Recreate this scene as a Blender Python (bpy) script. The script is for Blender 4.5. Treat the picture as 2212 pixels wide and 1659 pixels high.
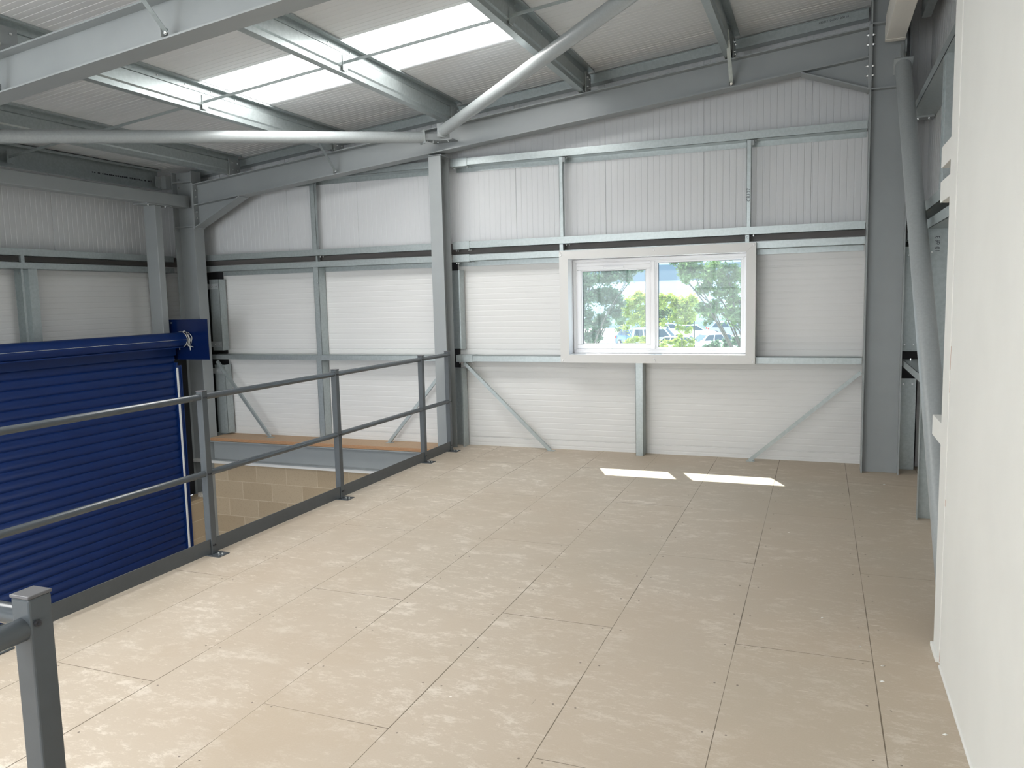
import bpy, math, random
from mathutils import Vector, Matrix
random.seed(7)
scn = bpy.context.scene
col = scn.collection
for o in list(bpy.data.objects): bpy.data.objects.remove(o)

# ---------------------------------------------------------------- camera, sky, sun, exposure
yaw, pitch, roll, FPX = -0.372783630, -0.108449856, -0.0234493550, 1705.06
EYE = 1.668
cyw, syw, cp, sp, cr, sr = math.cos(yaw), math.sin(yaw), math.cos(pitch), math.sin(pitch), math.cos(roll), math.sin(roll)
F = Vector((syw*cp, cyw*cp, sp)); Rr = Vector((cyw, -syw, 0)); U = Rr.cross(F)
R2 = cr*Rr + sr*U; U2 = -sr*Rr + cr*U
cam_d = bpy.data.cameras.new('camera'); cam = bpy.data.objects.new('camera', cam_d); col.objects.link(cam)
cam.matrix_world = Matrix(((R2.x, U2.x, -F.x, 0), (R2.y, U2.y, -F.y, 0), (R2.z, U2.z, -F.z, EYE), (0, 0, 0, 1)))
cam_d.sensor_width = 36; cam_d.lens = FPX/2212*36; cam_d.clip_start = .02; cam_d.clip_end = 500
scn.camera = cam
w = bpy.data.worlds.new('sky'); scn.world = w; w.use_nodes = True
SKY_COL = (.62, .80, 1.0, 1); SKY_STR = 2.2
w.node_tree.nodes['Background'].inputs[0].default_value = SKY_COL
w.node_tree.nodes['Background'].inputs[1].default_value = SKY_STR
sd = bpy.data.lights.new('sun', 'SUN'); sd.energy = 13.0; sd.angle = math.radians(.53); sd.color = (1, .96, .88)
so = bpy.data.objects.new('sun', sd); col.objects.link(so)
so.rotation_euler = Vector((-.46, 1, 1.74)).to_track_quat('Z', 'Y').to_euler()
so.location = (-6, 14, 22)
SKYLIGHT = 10.0; FILLGLASS = 6.5
scn.view_settings.view_transform = 'Standard'; scn.view_settings.look = 'None'
scn.view_settings.exposure = 0.26; scn.view_settings.gamma = 1.0
scn.view_settings.use_curve_mapping = False

# ---------------------------------------------------------------- materials
def mat(name, rgb, rough=.5, metal=0.0, spec=.5, coat=0.0):
    m = bpy.data.materials.new(name); m.use_nodes = True
    b = m.node_tree.nodes['Principled BSDF']
    b.inputs['Base Color'].default_value = (*rgb, 1); b.inputs['Roughness'].default_value = rough
    b.inputs['Metallic'].default_value = metal; b.inputs['Specular IOR Level'].default_value = spec
    b.inputs['Coat Weight'].default_value = coat
    return m
class NT:
    def __init__(s, m): s.t = m.node_tree; s.b = s.t.nodes.get('Principled BSDF')
    def n(s, typ, **k):
        x = s.t.nodes.new(typ)
        for a, v in k.items(): setattr(x, a, v)
        return x
    def l(s, a, b): s.t.links.new(a, b)
    def math(s, op, a, b=None, c=None):
        x = s.n('ShaderNodeMath', operation=op)
        for i, v in enumerate((a, b, c)):
            if v is None: continue
            if isinstance(v, (int, float)): x.inputs[i].default_value = v
            else: s.l(v, x.inputs[i])
        return x.outputs[0]
    def noise(s, vec, scale, detail=4, rough=.6, dist=0):
        x = s.n('ShaderNodeTexNoise'); x.inputs['Scale'].default_value = scale; x.inputs['Detail'].default_value = detail
        x.inputs['Roughness'].default_value = rough; x.inputs['Distortion'].default_value = dist
        if vec is not None: s.l(vec, x.inputs['Vector'])
        return x.outputs[0]
    def ramp(s, v, a, b):
        x = s.n('ShaderNodeMapRange'); x.inputs[1].default_value = a; x.inputs[2].default_value = b
        x.interpolation_type = 'SMOOTHSTEP'; s.l(v, x.inputs[0]); return x.outputs[0]
    def mix(s, f, a, b, blend='MIX'):
        x = s.n('ShaderNodeMix', data_type='RGBA', blend_type=blend)
        if isinstance(f, (int, float)): x.inputs[0].default_value = f
        else: s.l(f, x.inputs[0])
        for i, v in ((6, a), (7, b)):
            if isinstance(v, tuple): x.inputs[i].default_value = (*v, 1)
            else: s.l(v, x.inputs[i])
        return x.outputs[2]
    def pos(s): return s.n('ShaderNodeNewGeometry').outputs['Position']
def speckle(m, scale, amt, rough_amt=0.0, bump=0.0):
    t = NT(m); c = tuple(t.b.inputs['Base Color'].default_value)[:3]; p = t.pos()
    f = t.noise(p, scale, 3)
    t.l(t.mix(t.ramp(f, .3, .7), tuple(x*(1-amt) for x in c), tuple(min(1, x*(1+amt)) for x in c)), t.b.inputs['Base Color'])
    if rough_amt:
        r = t.b.inputs['Roughness'].default_value
        t.l(t.math('MULTIPLY_ADD', f, rough_amt*2, r-rough_amt), t.b.inputs['Roughness'])
    if bump:
        bn = t.n('ShaderNodeBump'); bn.inputs['Strength'].default_value = bump; bn.inputs['Distance'].default_value = .004
        t.l(f, bn.inputs['Height']); t.l(bn.outputs[0], t.b.inputs['Normal'])
    return m
M = {}
M['steel'] = speckle(mat('grey_painted_steel', (.285, .307, .314), .40), 3, .03, .05)
M['brace'] = speckle(mat('light_grey_painted_tube', (.33, .355, .36), .38), 60, .05, .04)
M['galv'] = speckle(mat('galvanised_steel', (.40, .445, .45), .36, .55), 35, .07, .06)
M['bolt'] = mat('zinc_bolt', (.7, .72, .72), .25, .9)
M['darkbolt'] = mat('dark_bolt', (.03, .03, .035), .4)
M['clad'] = mat('white_liner_sheet', (.62, .635, .65), .34)
M['clad_low'] = mat('cream_white_panel', (.69, .695, .69), .34)
M['roof'] = mat('white_roof_liner', (.69, .70, .71), .40)
M['flash'] = speckle(mat('dark_brown_grey_flashing', (.115, .105, .10), .5), 4, .08)
M['trim'] = mat('white_folded_flashing', (.66, .66, .65), .4)
M['upvc'] = mat('white_upvc', (.80, .80, .82), .25)
M['white'] = speckle(mat('white_emulsion', (.775, .78, .75), .7), 2, .02)
M['plaster'] = speckle(mat('rough_plaster_bead', (.62, .60, .55), .8), 60, .25)
M['terra'] = mat('bare_clay_patch', (.45, .22, .13), .8)
M['rail'] = speckle(mat('dark_grey_painted_rail', (.072, .084, .095), .22), 20, .03, .03)
M['cap'] = mat('plastic_end_cap', (.12, .12, .13), .4)
M['blue'] = speckle(mat('blue_powder_coat', (.002, .019, .105), .36, spec=.3), 4, .06, .03)
M['blue_plate'] = mat('dark_blue_plate', (.002, .011, .065), .18)
M['seal'] = mat('white_brush_seal', (.75, .75, .73), .6)
M['cream'] = mat('white_boxed_beam_paint', (.76, .73, .68), .6)
M['wire'] = mat('wire_rope', (.5, .5, .48), .4, .5)
M['ink'] = mat('marker_ink', (.04, .04, .05), .6)
M['black'] = mat('black_rubber_and_gap_shade', (.012, .012, .014), .6)  # window gaskets, and the strips painted as shade in gaps
M['board_edge'] = speckle(mat('chipboard_edge', (.42, .24, .13), .8), 80, .08)
M['ledge'] = speckle(mat('clean_chipboard', (.48, .34, .225), .75), 40, .04)
M['concrete'] = speckle(mat('concrete_slab', (.42, .40, .37), .7), 2, .12)
M['plain'] = mat('plain_back_wall_paint', (.68, .67, .64), .6)

def glow(name, rgb, s):
    m = bpy.data.materials.new(name); m.use_nodes = True; t = m.node_tree; t.nodes.clear()
    e = t.nodes.new('ShaderNodeEmission'); e.inputs[0].default_value = (*rgb, 1); e.inputs[1].default_value = s
    o = t.nodes.new('ShaderNodeOutputMaterial'); t.links.new(e.outputs[0], o.inputs[0]); return m
M['skylight'] = glow('daylit_translucent_sheet', (1, .99, .965), SKYLIGHT)
M['fill_pane'] = glow('fill_light_panes', (.93, .97, 1), FILLGLASS)  # glow for the added fill panes behind the viewer

def glass_mat():
    m = bpy.data.materials.new('window_glass'); m.use_nodes = True; t = m.node_tree; t.nodes.clear()
    tr = t.nodes.new('ShaderNodeBsdfTransparent'); tr.inputs[0].default_value = (.93, .97, .96, 1)
    g = t.nodes.new('ShaderNodeBsdfGlossy'); g.inputs['Roughness'].default_value = .02
    d = t.nodes.new('ShaderNodeBsdfTranslucent'); d.inputs[0].default_value = (.85, .93, .95, 1)
    x = t.nodes.new('ShaderNodeMixShader'); x.inputs[0].default_value = .012
    y = t.nodes.new('ShaderNodeMixShader'); y.inputs[0].default_value = .028  # translucent share lays an added haze over the view outside
    o = t.nodes.new('ShaderNodeOutputMaterial')
    t.links.new(tr.outputs[0], x.inputs[1]); t.links.new(g.outputs[0], x.inputs[2])
    t.links.new(x.outputs[0], y.inputs[1]); t.links.new(d.outputs[0], y.inputs[2]); t.links.new(y.outputs[0], o.inputs[0])
    return m
M['glass'] = glass_mat()

def floor_mat():
    m = mat('worn_chipboard_deck', (.5, .42, .33), .62, spec=.25); t = NT(m); p = t.pos()
    s = t.n('ShaderNodeSeparateXYZ'); t.l(p, s.inputs[0]); X, Y = s.outputs[0], s.outputs[1]
    u = t.math('DIVIDE', t.math('SUBTRACT', .25, X), .6)
    k = t.math('FLOOR', u); fu = t.math('SUBTRACT', u, k)
    du = t.math('MULTIPLY', t.math('MINIMUM', fu, t.math('SUBTRACT', 1.0, fu)), .6)     # distance to long seam
    odd = t.math('MODULO', t.math('ADD', k, 20.0), 2.0)                                    # k even -> y=3.74+2.4n ; odd -> 2.54
    v = t.math('DIVIDE', t.math('SUBTRACT', Y, t.math('SUBTRACT', 3.745, t.math('MULTIPLY', odd, 1.2))), 2.4)
    fv = t.math('SUBTRACT', v, t.math('FLOOR', v))
    dv = t.math('MULTIPLY', t.math('MINIMUM', fv, t.math('SUBTRACT', 1.0, fv)), 2.4)
    wob = t.noise(p, .9, 3)
    wid = t.math('MULTIPLY_ADD', t.ramp(wob, .38, .66), .0020, .0009)
    seam = t.math('MAXIMUM', t.math('LESS_THAN', du, wid), t.math('LESS_THAN', dv, wid))
    # screws : two rows beside each seam, every 0.4 m
    sy = t.math('DIVIDE', t.math('SUBTRACT', Y, .122), .4); syf = t.math('SUBTRACT', sy, t.math('ROUND', sy))
    jit = t.math('MULTIPLY', t.math('SUBTRACT', t.noise(p, 1.7, 1), .5), .09)
    a = t.math('MULTIPLY', syf, .4); a = t.math('ADD', a, jit)
    b = t.math('SUBTRACT', t.math('ADD', du, t.math('MULTIPLY', jit, .35)), .045)
    r = t.math('SQRT', t.math('ADD', t.math('MULTIPLY', a, a), t.math('MULTIPLY', b, b)))
    screw = t.math('LESS_THAN', r, .0048)
    # per board tint
    wn = t.n('ShaderNodeTexWhiteNoise', noise_dimensions='2D'); cb = t.n('ShaderNodeCombineXYZ')
    t.l(k, cb.inputs[0]); t.l(t.math('FLOOR', v), cb.inputs[1]); t.l(cb.outputs[0], wn.inputs['Vector'])
    big = t.noise(p, .55, 3, .55)
    base = t.mix(t.ramp(big, .35, .65), (.455, .375, .285), (.43, .37, .29))
    base = t.mix(t.math('MULTIPLY', wn.outputs[0], .35), base, (.475, .40, .32))
    # pale scuffed plaster dust : ragged patches and streaks
    mp = t.n('ShaderNodeMapping'); mp.inputs['Rotation'].default_value = (0, 0, .5); mp.inputs['Scale'].default_value = (1.0, 1.9, 1); t.l(p, mp.inputs[0])
    f1 = t.ramp(t.noise(mp.outputs[0], 4.2, 14, .84, .15), .50, .60)
    f2 = t.ramp(t.noise(mp.outputs[0], 15, 12, .82, .1), .54, .62)
    def streak(rot, sx, sy, lo, hi, sc_):
        q = t.n('ShaderNodeMapping'); q.inputs['Rotation'].default_value = (0, 0, rot); q.inputs['Scale'].default_value = (sx, sy, 1); t.l(p, q.inputs[0])
        return t.ramp(t.noise(q.outputs[0], sc_, 5, .7, 1.2), lo, hi)
    st = t.math('MAXIMUM', streak(.9, 1.2, 9, .64, .69, 3.2), streak(-.5, 1.0, 12, .65, .70, 2.6))
    toward_left = t.ramp(X, .6, -2.6)  # broad ramp, paler towards the left
    region = t.ramp(t.noise(p, .9, 5, .65), .34, .62)
    reg2 = t.ramp(t.noise(p, 1.9, 4, .6), .42, .60)
    f = t.math('MULTIPLY', t.math('MAXIMUM', t.math('MULTIPLY', f1, region), t.math('MULTIPLY', f2, t.math('MULTIPLY', reg2, .8))), t.math('MULTIPLY_ADD', toward_left, .30, .36))
    f = t.math('MAXIMUM', f, t.math('MULTIPLY', t.math('MULTIPLY', st, reg2), .55))
    c = t.mix(t.math('MULTIPLY', toward_left, t.math('MULTIPLY', region, .28)), base, (.62, .56, .48))
    c = t.mix(f, c, (.78, .72, .64))
    fine = t.noise(p, 120, 3, .7)
    c = t.mix(.10, c, t.mix(fine, (.35, .28, .20), (.85, .78, .68)))
    # dark scuffs
    mp2 = t.n('ShaderNodeMapping'); mp2.inputs['Scale'].default_value = (7, 2.2, 1); mp2.inputs['Rotation'].default_value = (0, 0, .35); t.l(p, mp2.inputs[0])
    sc = t.math('MULTIPLY', t.ramp(t.noise(mp2.outputs[0], 3.2, 5, .6, .8), .70, .76), t.ramp(t.noise(p, 1.3, 2), .55, .62))
    c = t.mix(t.math('MULTIPLY', sc, .5), c, (.12, .10, .09))
    # white paint spots
    vo = t.n('ShaderNodeTexVoronoi'); vo.inputs['Scale'].default_value = 5.0; t.l(p, vo.inputs['Vector'])
    spot = t.math('MULTIPLY', t.math('LESS_THAN', vo.outputs['Distance'], .035), t.ramp(t.noise(p, 1.1, 2), .5, .56))
    c = t.mix(t.math('MULTIPLY', spot, .8), c, (.85, .82, .78))
    c = t.mix(t.math('MULTIPLY', seam, .85), c, (.10, .075, .05))
    c = t.mix(t.math('MULTIPLY', screw, .7), c, (.09, .07, .06))
    t.l(c, t.b.inputs['Base Color'])
    t.l(t.math('MULTIPLY_ADD', f, .15, .55), t.b.inputs['Roughness'])
    return m
M['floor'] = floor_mat()

def block_mat(name, axis):
    m = mat(name, (.5, .4, .3), .9, spec=.15); t = NT(m); p = t.pos()
    s = t.n('ShaderNodeSeparateXYZ'); t.l(p, s.inputs[0]); cb = t.n('ShaderNodeCombineXYZ')
    t.l(s.outputs[axis], cb.inputs[0]); t.l(t.math('ADD', s.outputs[2], .105+2.25), cb.inputs[1])
    bt = t.n('ShaderNodeTexBrick'); bt.offset = .5; t.l(cb.outputs[0], bt.inputs['Vector'])
    for k_, v_ in (('Scale', 1), ('Mortar Size', .005), ('Mortar Smooth', .1), ('Bias', 0), ('Brick Width', .45), ('Row Height', .225)):
        bt.inputs[k_].default_value = v_
    bt.inputs['Color1'].default_value = (.40, .315, .215, 1); bt.inputs['Color2'].default_value = (.47, .38, .27, 1); bt.inputs['Mortar'].default_value = (.53, .44, .32, 1)
    g = t.noise(p, 90, 4, .8)
    c = t.mix(t.math('MULTIPLY', t.ramp(g, .52, .7), .5), bt.outputs['Color'], (.22, .17, .12))
    t.l(c, t.b.inputs['Base Color'])
    bn = t.n('ShaderNodeBump'); bn.inputs['Strength'].default_value = .6; bn.inputs['Distance'].default_value = .004
    t.l(t.math('SUBTRACT', g, t.math('MULTIPLY', bt.outputs['Fac'], -.5)), bn.inputs['Height']); t.l(bn.outputs[0], t.b.inputs['Normal'])
    return m
M['block_x'] = block_mat('concrete_block_course', 0); M['block_y'] = block_mat('concrete_block_side', 1)

# ---------------------------------------------------------------- mesh helpers
class MB:
    def __init__(s): s.v = []; s.f = []; s.sm = set()
    def add(s, vs, fs, smooth=False):
        k = len(s.v); s.v += [tuple(x) for x in vs]
        for f in fs:
            if smooth: s.sm.add(len(s.f))
            s.f.append(tuple(i+k for i in f))
        return s
    def box(s, x0, x1, y0, y1, z0, z1):
        if x0 > x1: x0, x1 = x1, x0
        if y0 > y1: y0, y1 = y1, y0
        if z0 > z1: z0, z1 = z1, z0
        return s.add([(x0,y0,z0),(x1,y0,z0),(x1,y1,z0),(x0,y1,z0),(x0,y0,z1),(x1,y0,z1),(x1,y1,z1),(x0,y1,z1)],
                     [(3,2,1,0),(4,5,6,7),(0,1,5,4),(1,2,6,5),(2,3,7,6),(3,0,4,7)])
    def hexa(s, c): return s.add(c, [(3,2,1,0),(4,5,6,7),(0,1,5,4),(1,2,6,5),(2,3,7,6),(3,0,4,7)])
    def bar(s, p0, p1, side, up, rects):
        """box section(s) given as (a0,a1,b0,b1) in the side/up axes, swept from p0 to p1"""
        p0, p1, side, up = Vector(p0), Vector(p1), Vector(side), Vector(up)
        for a0, a1, b0, b1 in rects:
            q = [side*a0+up*b0, side*a1+up*b0, side*a1+up*b1, side*a0+up*b1]
            s.hexa([p0+x for x in q]+[p1+x for x in q])
        return s
    def ext(s, poly, vec, smooth=False):
        n = len(poly); vec = Vector(vec); a = [Vector(p) for p in poly]; b = [p+vec for p in a]
        s.add(a+b, [tuple(range(n-1, -1, -1)), tuple(range(n, 2*n))])
        s.add(a+b, [(i, (i+1) % n, n+(i+1) % n, n+i) for i in range(n)], smooth)
        return s
    def tube(s, p0, p1, r, n=24, r1=None, caps=True):
        p0, p1 = Vector(p0), Vector(p1); d = (p1-p0).normalized(); a = d.orthogonal().normalized(); b = d.cross(a)
        r1 = r if r1 is None else r1; vs = []
        for p, rr in ((p0, r), (p1, r1)):
            for i in range(n):
                t = 2*math.pi*i/n; vs.append(p+a*math.cos(t)*rr+b*math.sin(t)*rr)
        s.add(vs, [(i, (i+1) % n, n+(i+1) % n, n+i) for i in range(n)], True)
        if caps: s.add(vs, [tuple(range(n-1, -1, -1)), tuple(range(n, 2*n))])
        return s
    def path(s, pts, r, n=8):
        pts = [Vector(p) for p in pts]
        for i in range(len(pts)-1): s.tube(pts[i], pts[i+1], r, n)
        return s
    def build(s, name, m, parent=None, bevel=0, loc=None):
        me = bpy.data.meshes.new(name); o = bpy.data.objects.new(name, me)
        off = Vector(loc) if loc is not None else None
        base = Vector(parent.location) if parent is not None else Vector((0, 0, 0))
        if parent is not None and parent.parent is not None: base = base+Vector(parent.parent.location)
        if off is not None: base = base+off if parent is not None else off
        me.from_pydata([tuple(Vector(v)-base) for v in s.v], [], s.f)
        me.validate(); me.update()
        if len(me.polygons) == len(s.f):
            for i in s.sm: me.polygons[i].use_smooth = True
        me.materials.append(m if not isinstance(m, str) else M[m])
        col.objects.link(o)
        if off is not None: o.location = off
        if parent is not None: o.parent = parent
        if bevel:
            bm_ = o.modifiers.new('bevel', 'BEVEL'); bm_.width = bevel; bm_.segments = 2; bm_.limit_method = 'ANGLE'
        return o
def empty(name, loc):
    o = bpy.data.objects.new(name, None); o.location = loc; o.empty_display_size = .1; col.objects.link(o); return o
def tag(o, label, cat, group=None, kind=None):
    if label: o['label'] = label
    if cat: o['category'] = cat
    if group: o['group'] = group
    if kind: o['kind'] = kind
    return o
def thing(name, loc, label, cat, group=None): return tag(empty(name, loc), label, cat, group)
def struct(o): o['kind'] = 'structure'; return o

_bolts = {}
def bolt(p, d, parent, r=.011, h=.010, m='bolt'):
    """hexagonal bolt head at p standing along d; mesh shared"""
    key = (tuple(round(x, 3) for x in d), r, h, m)
    if key not in _bolts:
        mb = MB(); mb.tube((0,0,0), Vector(d).normalized()*h, r, 6); mb.tube(Vector(d).normalized()*h, Vector(d).normalized()*h*1.7, r*.5, 8)
        me = bpy.data.meshes.new('bolt'); me.from_pydata(mb.v, [], mb.f); me.materials.append(M[m]); _bolts[key] = me
    o = bpy.data.objects.new('bolt', _bolts[key]); col.objects.link(o)
    base = Vector(parent.location)
    if parent.parent is not None: base = base+Vector(parent.parent.location)
    o.parent = parent; o.location = Vector(p)-base
    return o
def text(s, size, loc, ux, uy, parent, name='marking'):
    cu = bpy.data.curves.new('t', 'FONT'); cu.body = s; cu.size = size; cu.extrude = .0004; cu.align_x = 'CENTER'; cu.align_y = 'CENTER'
    to = bpy.data.objects.new('t', cu); col.objects.link(to)
    bpy.context.view_layer.update()
    me = bpy.data.meshes.new_from_object(to.evaluated_get(bpy.context.evaluated_depsgraph_get()))
    bpy.data.objects.remove(to)
    ux, uy = Vector(ux), Vector(uy); uz = ux.cross(uy); base = Vector(parent.location)
    for v in me.vertices: v.co = Vector(loc)-base+ux*v.co.x+uy*v.co.y+uz*v.co.z
    me.materials.clear(); me.materials.append(M['ink'])
    o = bpy.data.objects.new(name, me); col.objects.link(o); o.parent = parent; return o

SL = .1052                                     # roof slope
def zr(x): return 3.145+SL*(x+7.144)           # rafter top
SHEET = .238                                   # underside of roof sheet above rafter top
YN, YF = 7.77, 7.935                           # end frame near / far edge
FN, FF = 3.83, 3.995                           # nearer frame
YR, YW = 8.03, 8.18                            # rail front, back cladding
XW = .885; XR = .70                            # right wall cladding, rail front
XL = -7.88; XLR = -7.71                        # left wall

# ---------------------------------------------------------------- the setting
m = MB(); m.box(-3.87, XW, -5, YW, -.038, 0); struct(m.build('floor', 'floor'))
m = MB(); m.box(-7.9, XW+.1, -5, 8.3, -2.85, -2.7); struct(m.build('floor_lower', 'concrete'))
m = MB(); m.box(-3.72, XW-.02, -4.9, 7.70, -.30, -.25); struct(m.build('ceiling_lower', 'plain'))

def ribs(a0, a1, joint0, pitch=.0625, mod=1.0, g=.0022, w=.006):
    """1-D liner profile: list of (coordinate, depth) with fine grooves and a deeper joint every metre"""
    out = [(a0, 0)]; n0 = math.ceil((a0-joint0)/pitch)
    k = n0
    while joint0+k*pitch < a1-.012:
        c = joint0+k*pitch
        if c > a0+.012:
            jn = (k % round(mod/pitch)) == 0
            d, hw = (.008, .006) if jn else ((g, w) if k % 2 else (g*.6, w*.8))
            out += [(c-hw-.002, 0), (c-hw, d), (c+hw, d), (c+hw+.002, 0)]
        k += 1
    out.append((a1, 0)); return out
def sheet_x(mb, x0, x1, z0, ztop, y, joint0):     # vertical ribs on a wall facing -Y ; ztop function of x
    pr = ribs(x0, x1, joint0); vs = []
    for x, d in pr: vs += [(x, y+d, z0), (x, y+d, ztop(x))]
    mb.add(vs, [(2*i, 2*i+2, 2*i+3, 2*i+1) for i in range(len(pr)-1)])
def sheet_z(mb, x0, x1, z0, z1, y, joint0=.1):    # horizontal ribs
    pr = ribs(z0, z1, joint0); vs = []
    for z, d in pr: vs += [(x0, y+d, z), (x1, y+d, z)]
    mb.add(vs, [(2*i, 2*i+1, 2*i+3, 2*i+2) for i in range(len(pr)-1)])
# back wall: upper liner, lower panels with the window opening, solid core behind
OX0, OX1, OZ0, OZ1 = -2.47, -.66, 1.05, 2.065
mb = MB(); sheet_x(mb, XL-.02, XW+.02, 2.29, lambda x: zr(x)+SHEET+.03, YW, -1.095)
mb.hexa([(XL-.1, YW+.012, 2.29), (XW+.1, YW+.012, 2.29), (XW+.1, YW+.07, 2.29), (XL-.1, YW+.07, 2.29),
         (XL-.1, YW+.012, zr(XL)+SHEET+.1), (XW+.1, YW+.012, zr(XW)+SHEET+.1), (XW+.1, YW+.07, zr(XW)+SHEET+.1), (XL-.1, YW+.07, zr(XL)+SHEET+.1)])
wall_back = struct(mb.build('wall_back', 'clad'))
mb = MB()
for a, b, c, d in ((XL-.02, OX0, 0.0, 2.17), (OX1, XW+.02, 0.0, 2.17), (OX0, OX1, 0.0, OZ0), (OX0, OX1, OZ1, 2.17)):
    sheet_z(mb, a, b, c, d, YW); mb.box(a, b, YW+.012, YW+.07, c, d)
mb.box(XL-.1, XW+.1, YW, YW+.07, -.30, 0.0)
struct(mb.build('wall_back_lower', 'clad_low'))
mb = MB(); mb.box(XL, XW, YW-.04, YW+.07, 2.17, 2.29); struct(mb.build('trim_1', 'flash'))
# block wall below the beam
mb = MB(); mb.box(-7.5, -3.4, 7.85, 8.25, -2.7, -.325); struct(mb.build('wall_back_blockwork', 'block_x'))
mb = MB(); mb.box(-7.5, -3.4, 7.79, 8.2, -.325, -.292); struct(mb.build('trim_2', 'trim'))
# left wall
def sheet_side(mb, xw, sgn, y0, y1, z0, z1, vertical, joint0):
    if vertical:
        pr = ribs(y0, y1, joint0); vs = []
        for y, d in pr: vs += [(xw-sgn*d, y, z0), (xw-sgn*d, y, z1)]
        fs = [(2*i, 2*i+2, 2*i+3, 2*i+1) for i in range(len(pr)-1)]
    else:
        pr = ribs(z0, z1, joint0); vs = []
        for z, d in pr: vs += [(xw-sgn*d, y0, z), (xw-sgn*d, y1, z)]
        fs = [(2*i, 2*i+1, 2*i+3, 2*i+2) for i in range(len(pr)-1)]
    mb.add(vs, fs)
mb = MB(); sheet_side(mb, XL, 1, -5, YW, 2.29, zr(XL)+SHEET+.02, True, 6.4); mb.box(XL-.07, XL-.012, -5, YW+.07, 2.29, zr(XL)+SHEET+.02)
struct(mb.build('wall_left', 'clad'))
mb = MB(); sheet_side(mb, XL, 1, -5, YW, -2.7, 2.17, False, .1); mb.box(XL-.07, XL-.012, -5, YW+.07, -2.7, 2.17)
struct(mb.build('wall_left_lower', 'clad_low'))
mb = MB(); mb.box(XL-.07, XL+.04, -5, YW, 2.17, 2.29); struct(mb.build('trim_3', 'flash'))
# right wall
mb = MB(); sheet_side(mb, XW, -1, -5, YW, 2.29, zr(XW)+SHEET+.02, True, 6.4); mb.box(XW+.012, XW+.07, -5, YW+.07, 2.29, zr(XW)+SHEET+.02)
struct(mb.build('wall_right', 'clad'))
mb = MB(); sheet_side(mb, XW, -1, -5, YW, -.3, 2.17, False, .1); mb.box(XW+.012, XW+.07, -5, YW+.07, -2.7, 2.17)
struct(mb.build('wall_right_lower', 'clad_low'))
mb = MB(); mb.box(XW-.04, XW+.07, -5, YW, 2.17, 2.29); struct(mb.build('trim_4', 'flash'))
# front wall behind the viewer
mb = MB()
GL = [(-7.3, -4.1, -2.0, 2.6), (-3.6, .4, .9, 2.7)]          # added glowing panes, unseen behind the viewer, to supply fill light
mb.box(XL-.1, GL[0][0], -5.1, -5, -2.7, 4.3); mb.box(GL[0][1], GL[1][0], -5.1, -5, -2.7, 4.3); mb.box(GL[1][1], XW+.1, -5.1, -5, -2.7, 4.3)
for a, b, c, d in GL: mb.box(a, b, -5.1, -5, -2.7, c); mb.box(a, b, -5.1, -5, d, 4.3)
struct(mb.build('wall_front', 'plain'))
for i, (a, b, c, d) in enumerate(GL):
    wf = struct(empty('window_%d' % (i+5), ((a+b)/2, -5.05, c)))  # added light panel framed like a window, out of view
    m2 = MB(); nb = 4
    for k in range(nb+1): m2.box(a+(b-a)*k/nb-.03, a+(b-a)*k/nb+.03, -5.08, -4.99, c, d)
    for zz in (c, (c+d)/2, d): m2.box(a, b, -5.08, -4.99, zz-.03, zz+.03)
    m2.build('window_frame', 'upvc', wf)
    MB().box(a, b, -5.07, -5.06, c, d).build('pane', 'fill_pane', wf)
# ceiling: ribbed roof liner with three openings for the translucent sheets
SX0, SX1 = -5.06, -2.28
SKY = [(5.66, 6.60), (1.0, 2.4), (-3.6, -1.6)]  # last two are unseen rooflights, added for soft fill light
mb = MB()
def roof_strip(x0, x1, y0, y1):
    pr = ribs(y0, y1, 5.66, g=.002, w=.007); vs = []
    for y, d in pr: vs += [(x0, y, zr(x0)+SHEET+d), (x1, y, zr(x1)+SHEET+d)]
    mb.add(vs, [(2*i, 2*i+2, 2*i+3, 2*i+1) for i in range(len(pr)-1)])
    mb.hexa([(x0, y0, zr(x0)+SHEET+.012), (x1, y0, zr(x1)+SHEET+.012), (x1, y1, zr(x1)+SHEET+.012), (x0, y1, zr(x0)+SHEET+.012),
             (x0, y0, zr(x0)+SHEET+.09), (x1, y0, zr(x1)+SHEET+.09), (x1, y1, zr(x1)+SHEET+.09), (x0, y1, zr(x0)+SHEET+.09)])
roof_strip(XL-.1, SX0, -5.1, YW+.07); roof_strip(SX1, XW+.1, -5.1, YW+.07)
edges = [-5.1]+[e for p in sorted(SKY) for e in p]+[YW+.07]
for i in range(0, len(edges), 2): roof_strip(SX0, SX1, edges[i], edges[i+1])
struct(mb.build('ceiling', 'roof'))
for i, (a, b) in enumerate(SKY):
    mb = MB(); q = .03
    mb.hexa([(SX0, a, zr(SX0)+SHEET+q), (SX1, a, zr(SX1)+SHEET+q), (SX1, b, zr(SX1)+SHEET+q), (SX0, b, zr(SX0)+SHEET+q),
             (SX0, a, zr(SX0)+SHEET+q+.01), (SX1, a, zr(SX1)+SHEET+q+.01), (SX1, b, zr(SX1)+SHEET+q+.01), (SX0, b, zr(SX0)+SHEET+q+.01)])
    struct(mb.build('window_%d' % (i+2), 'skylight'))
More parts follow.
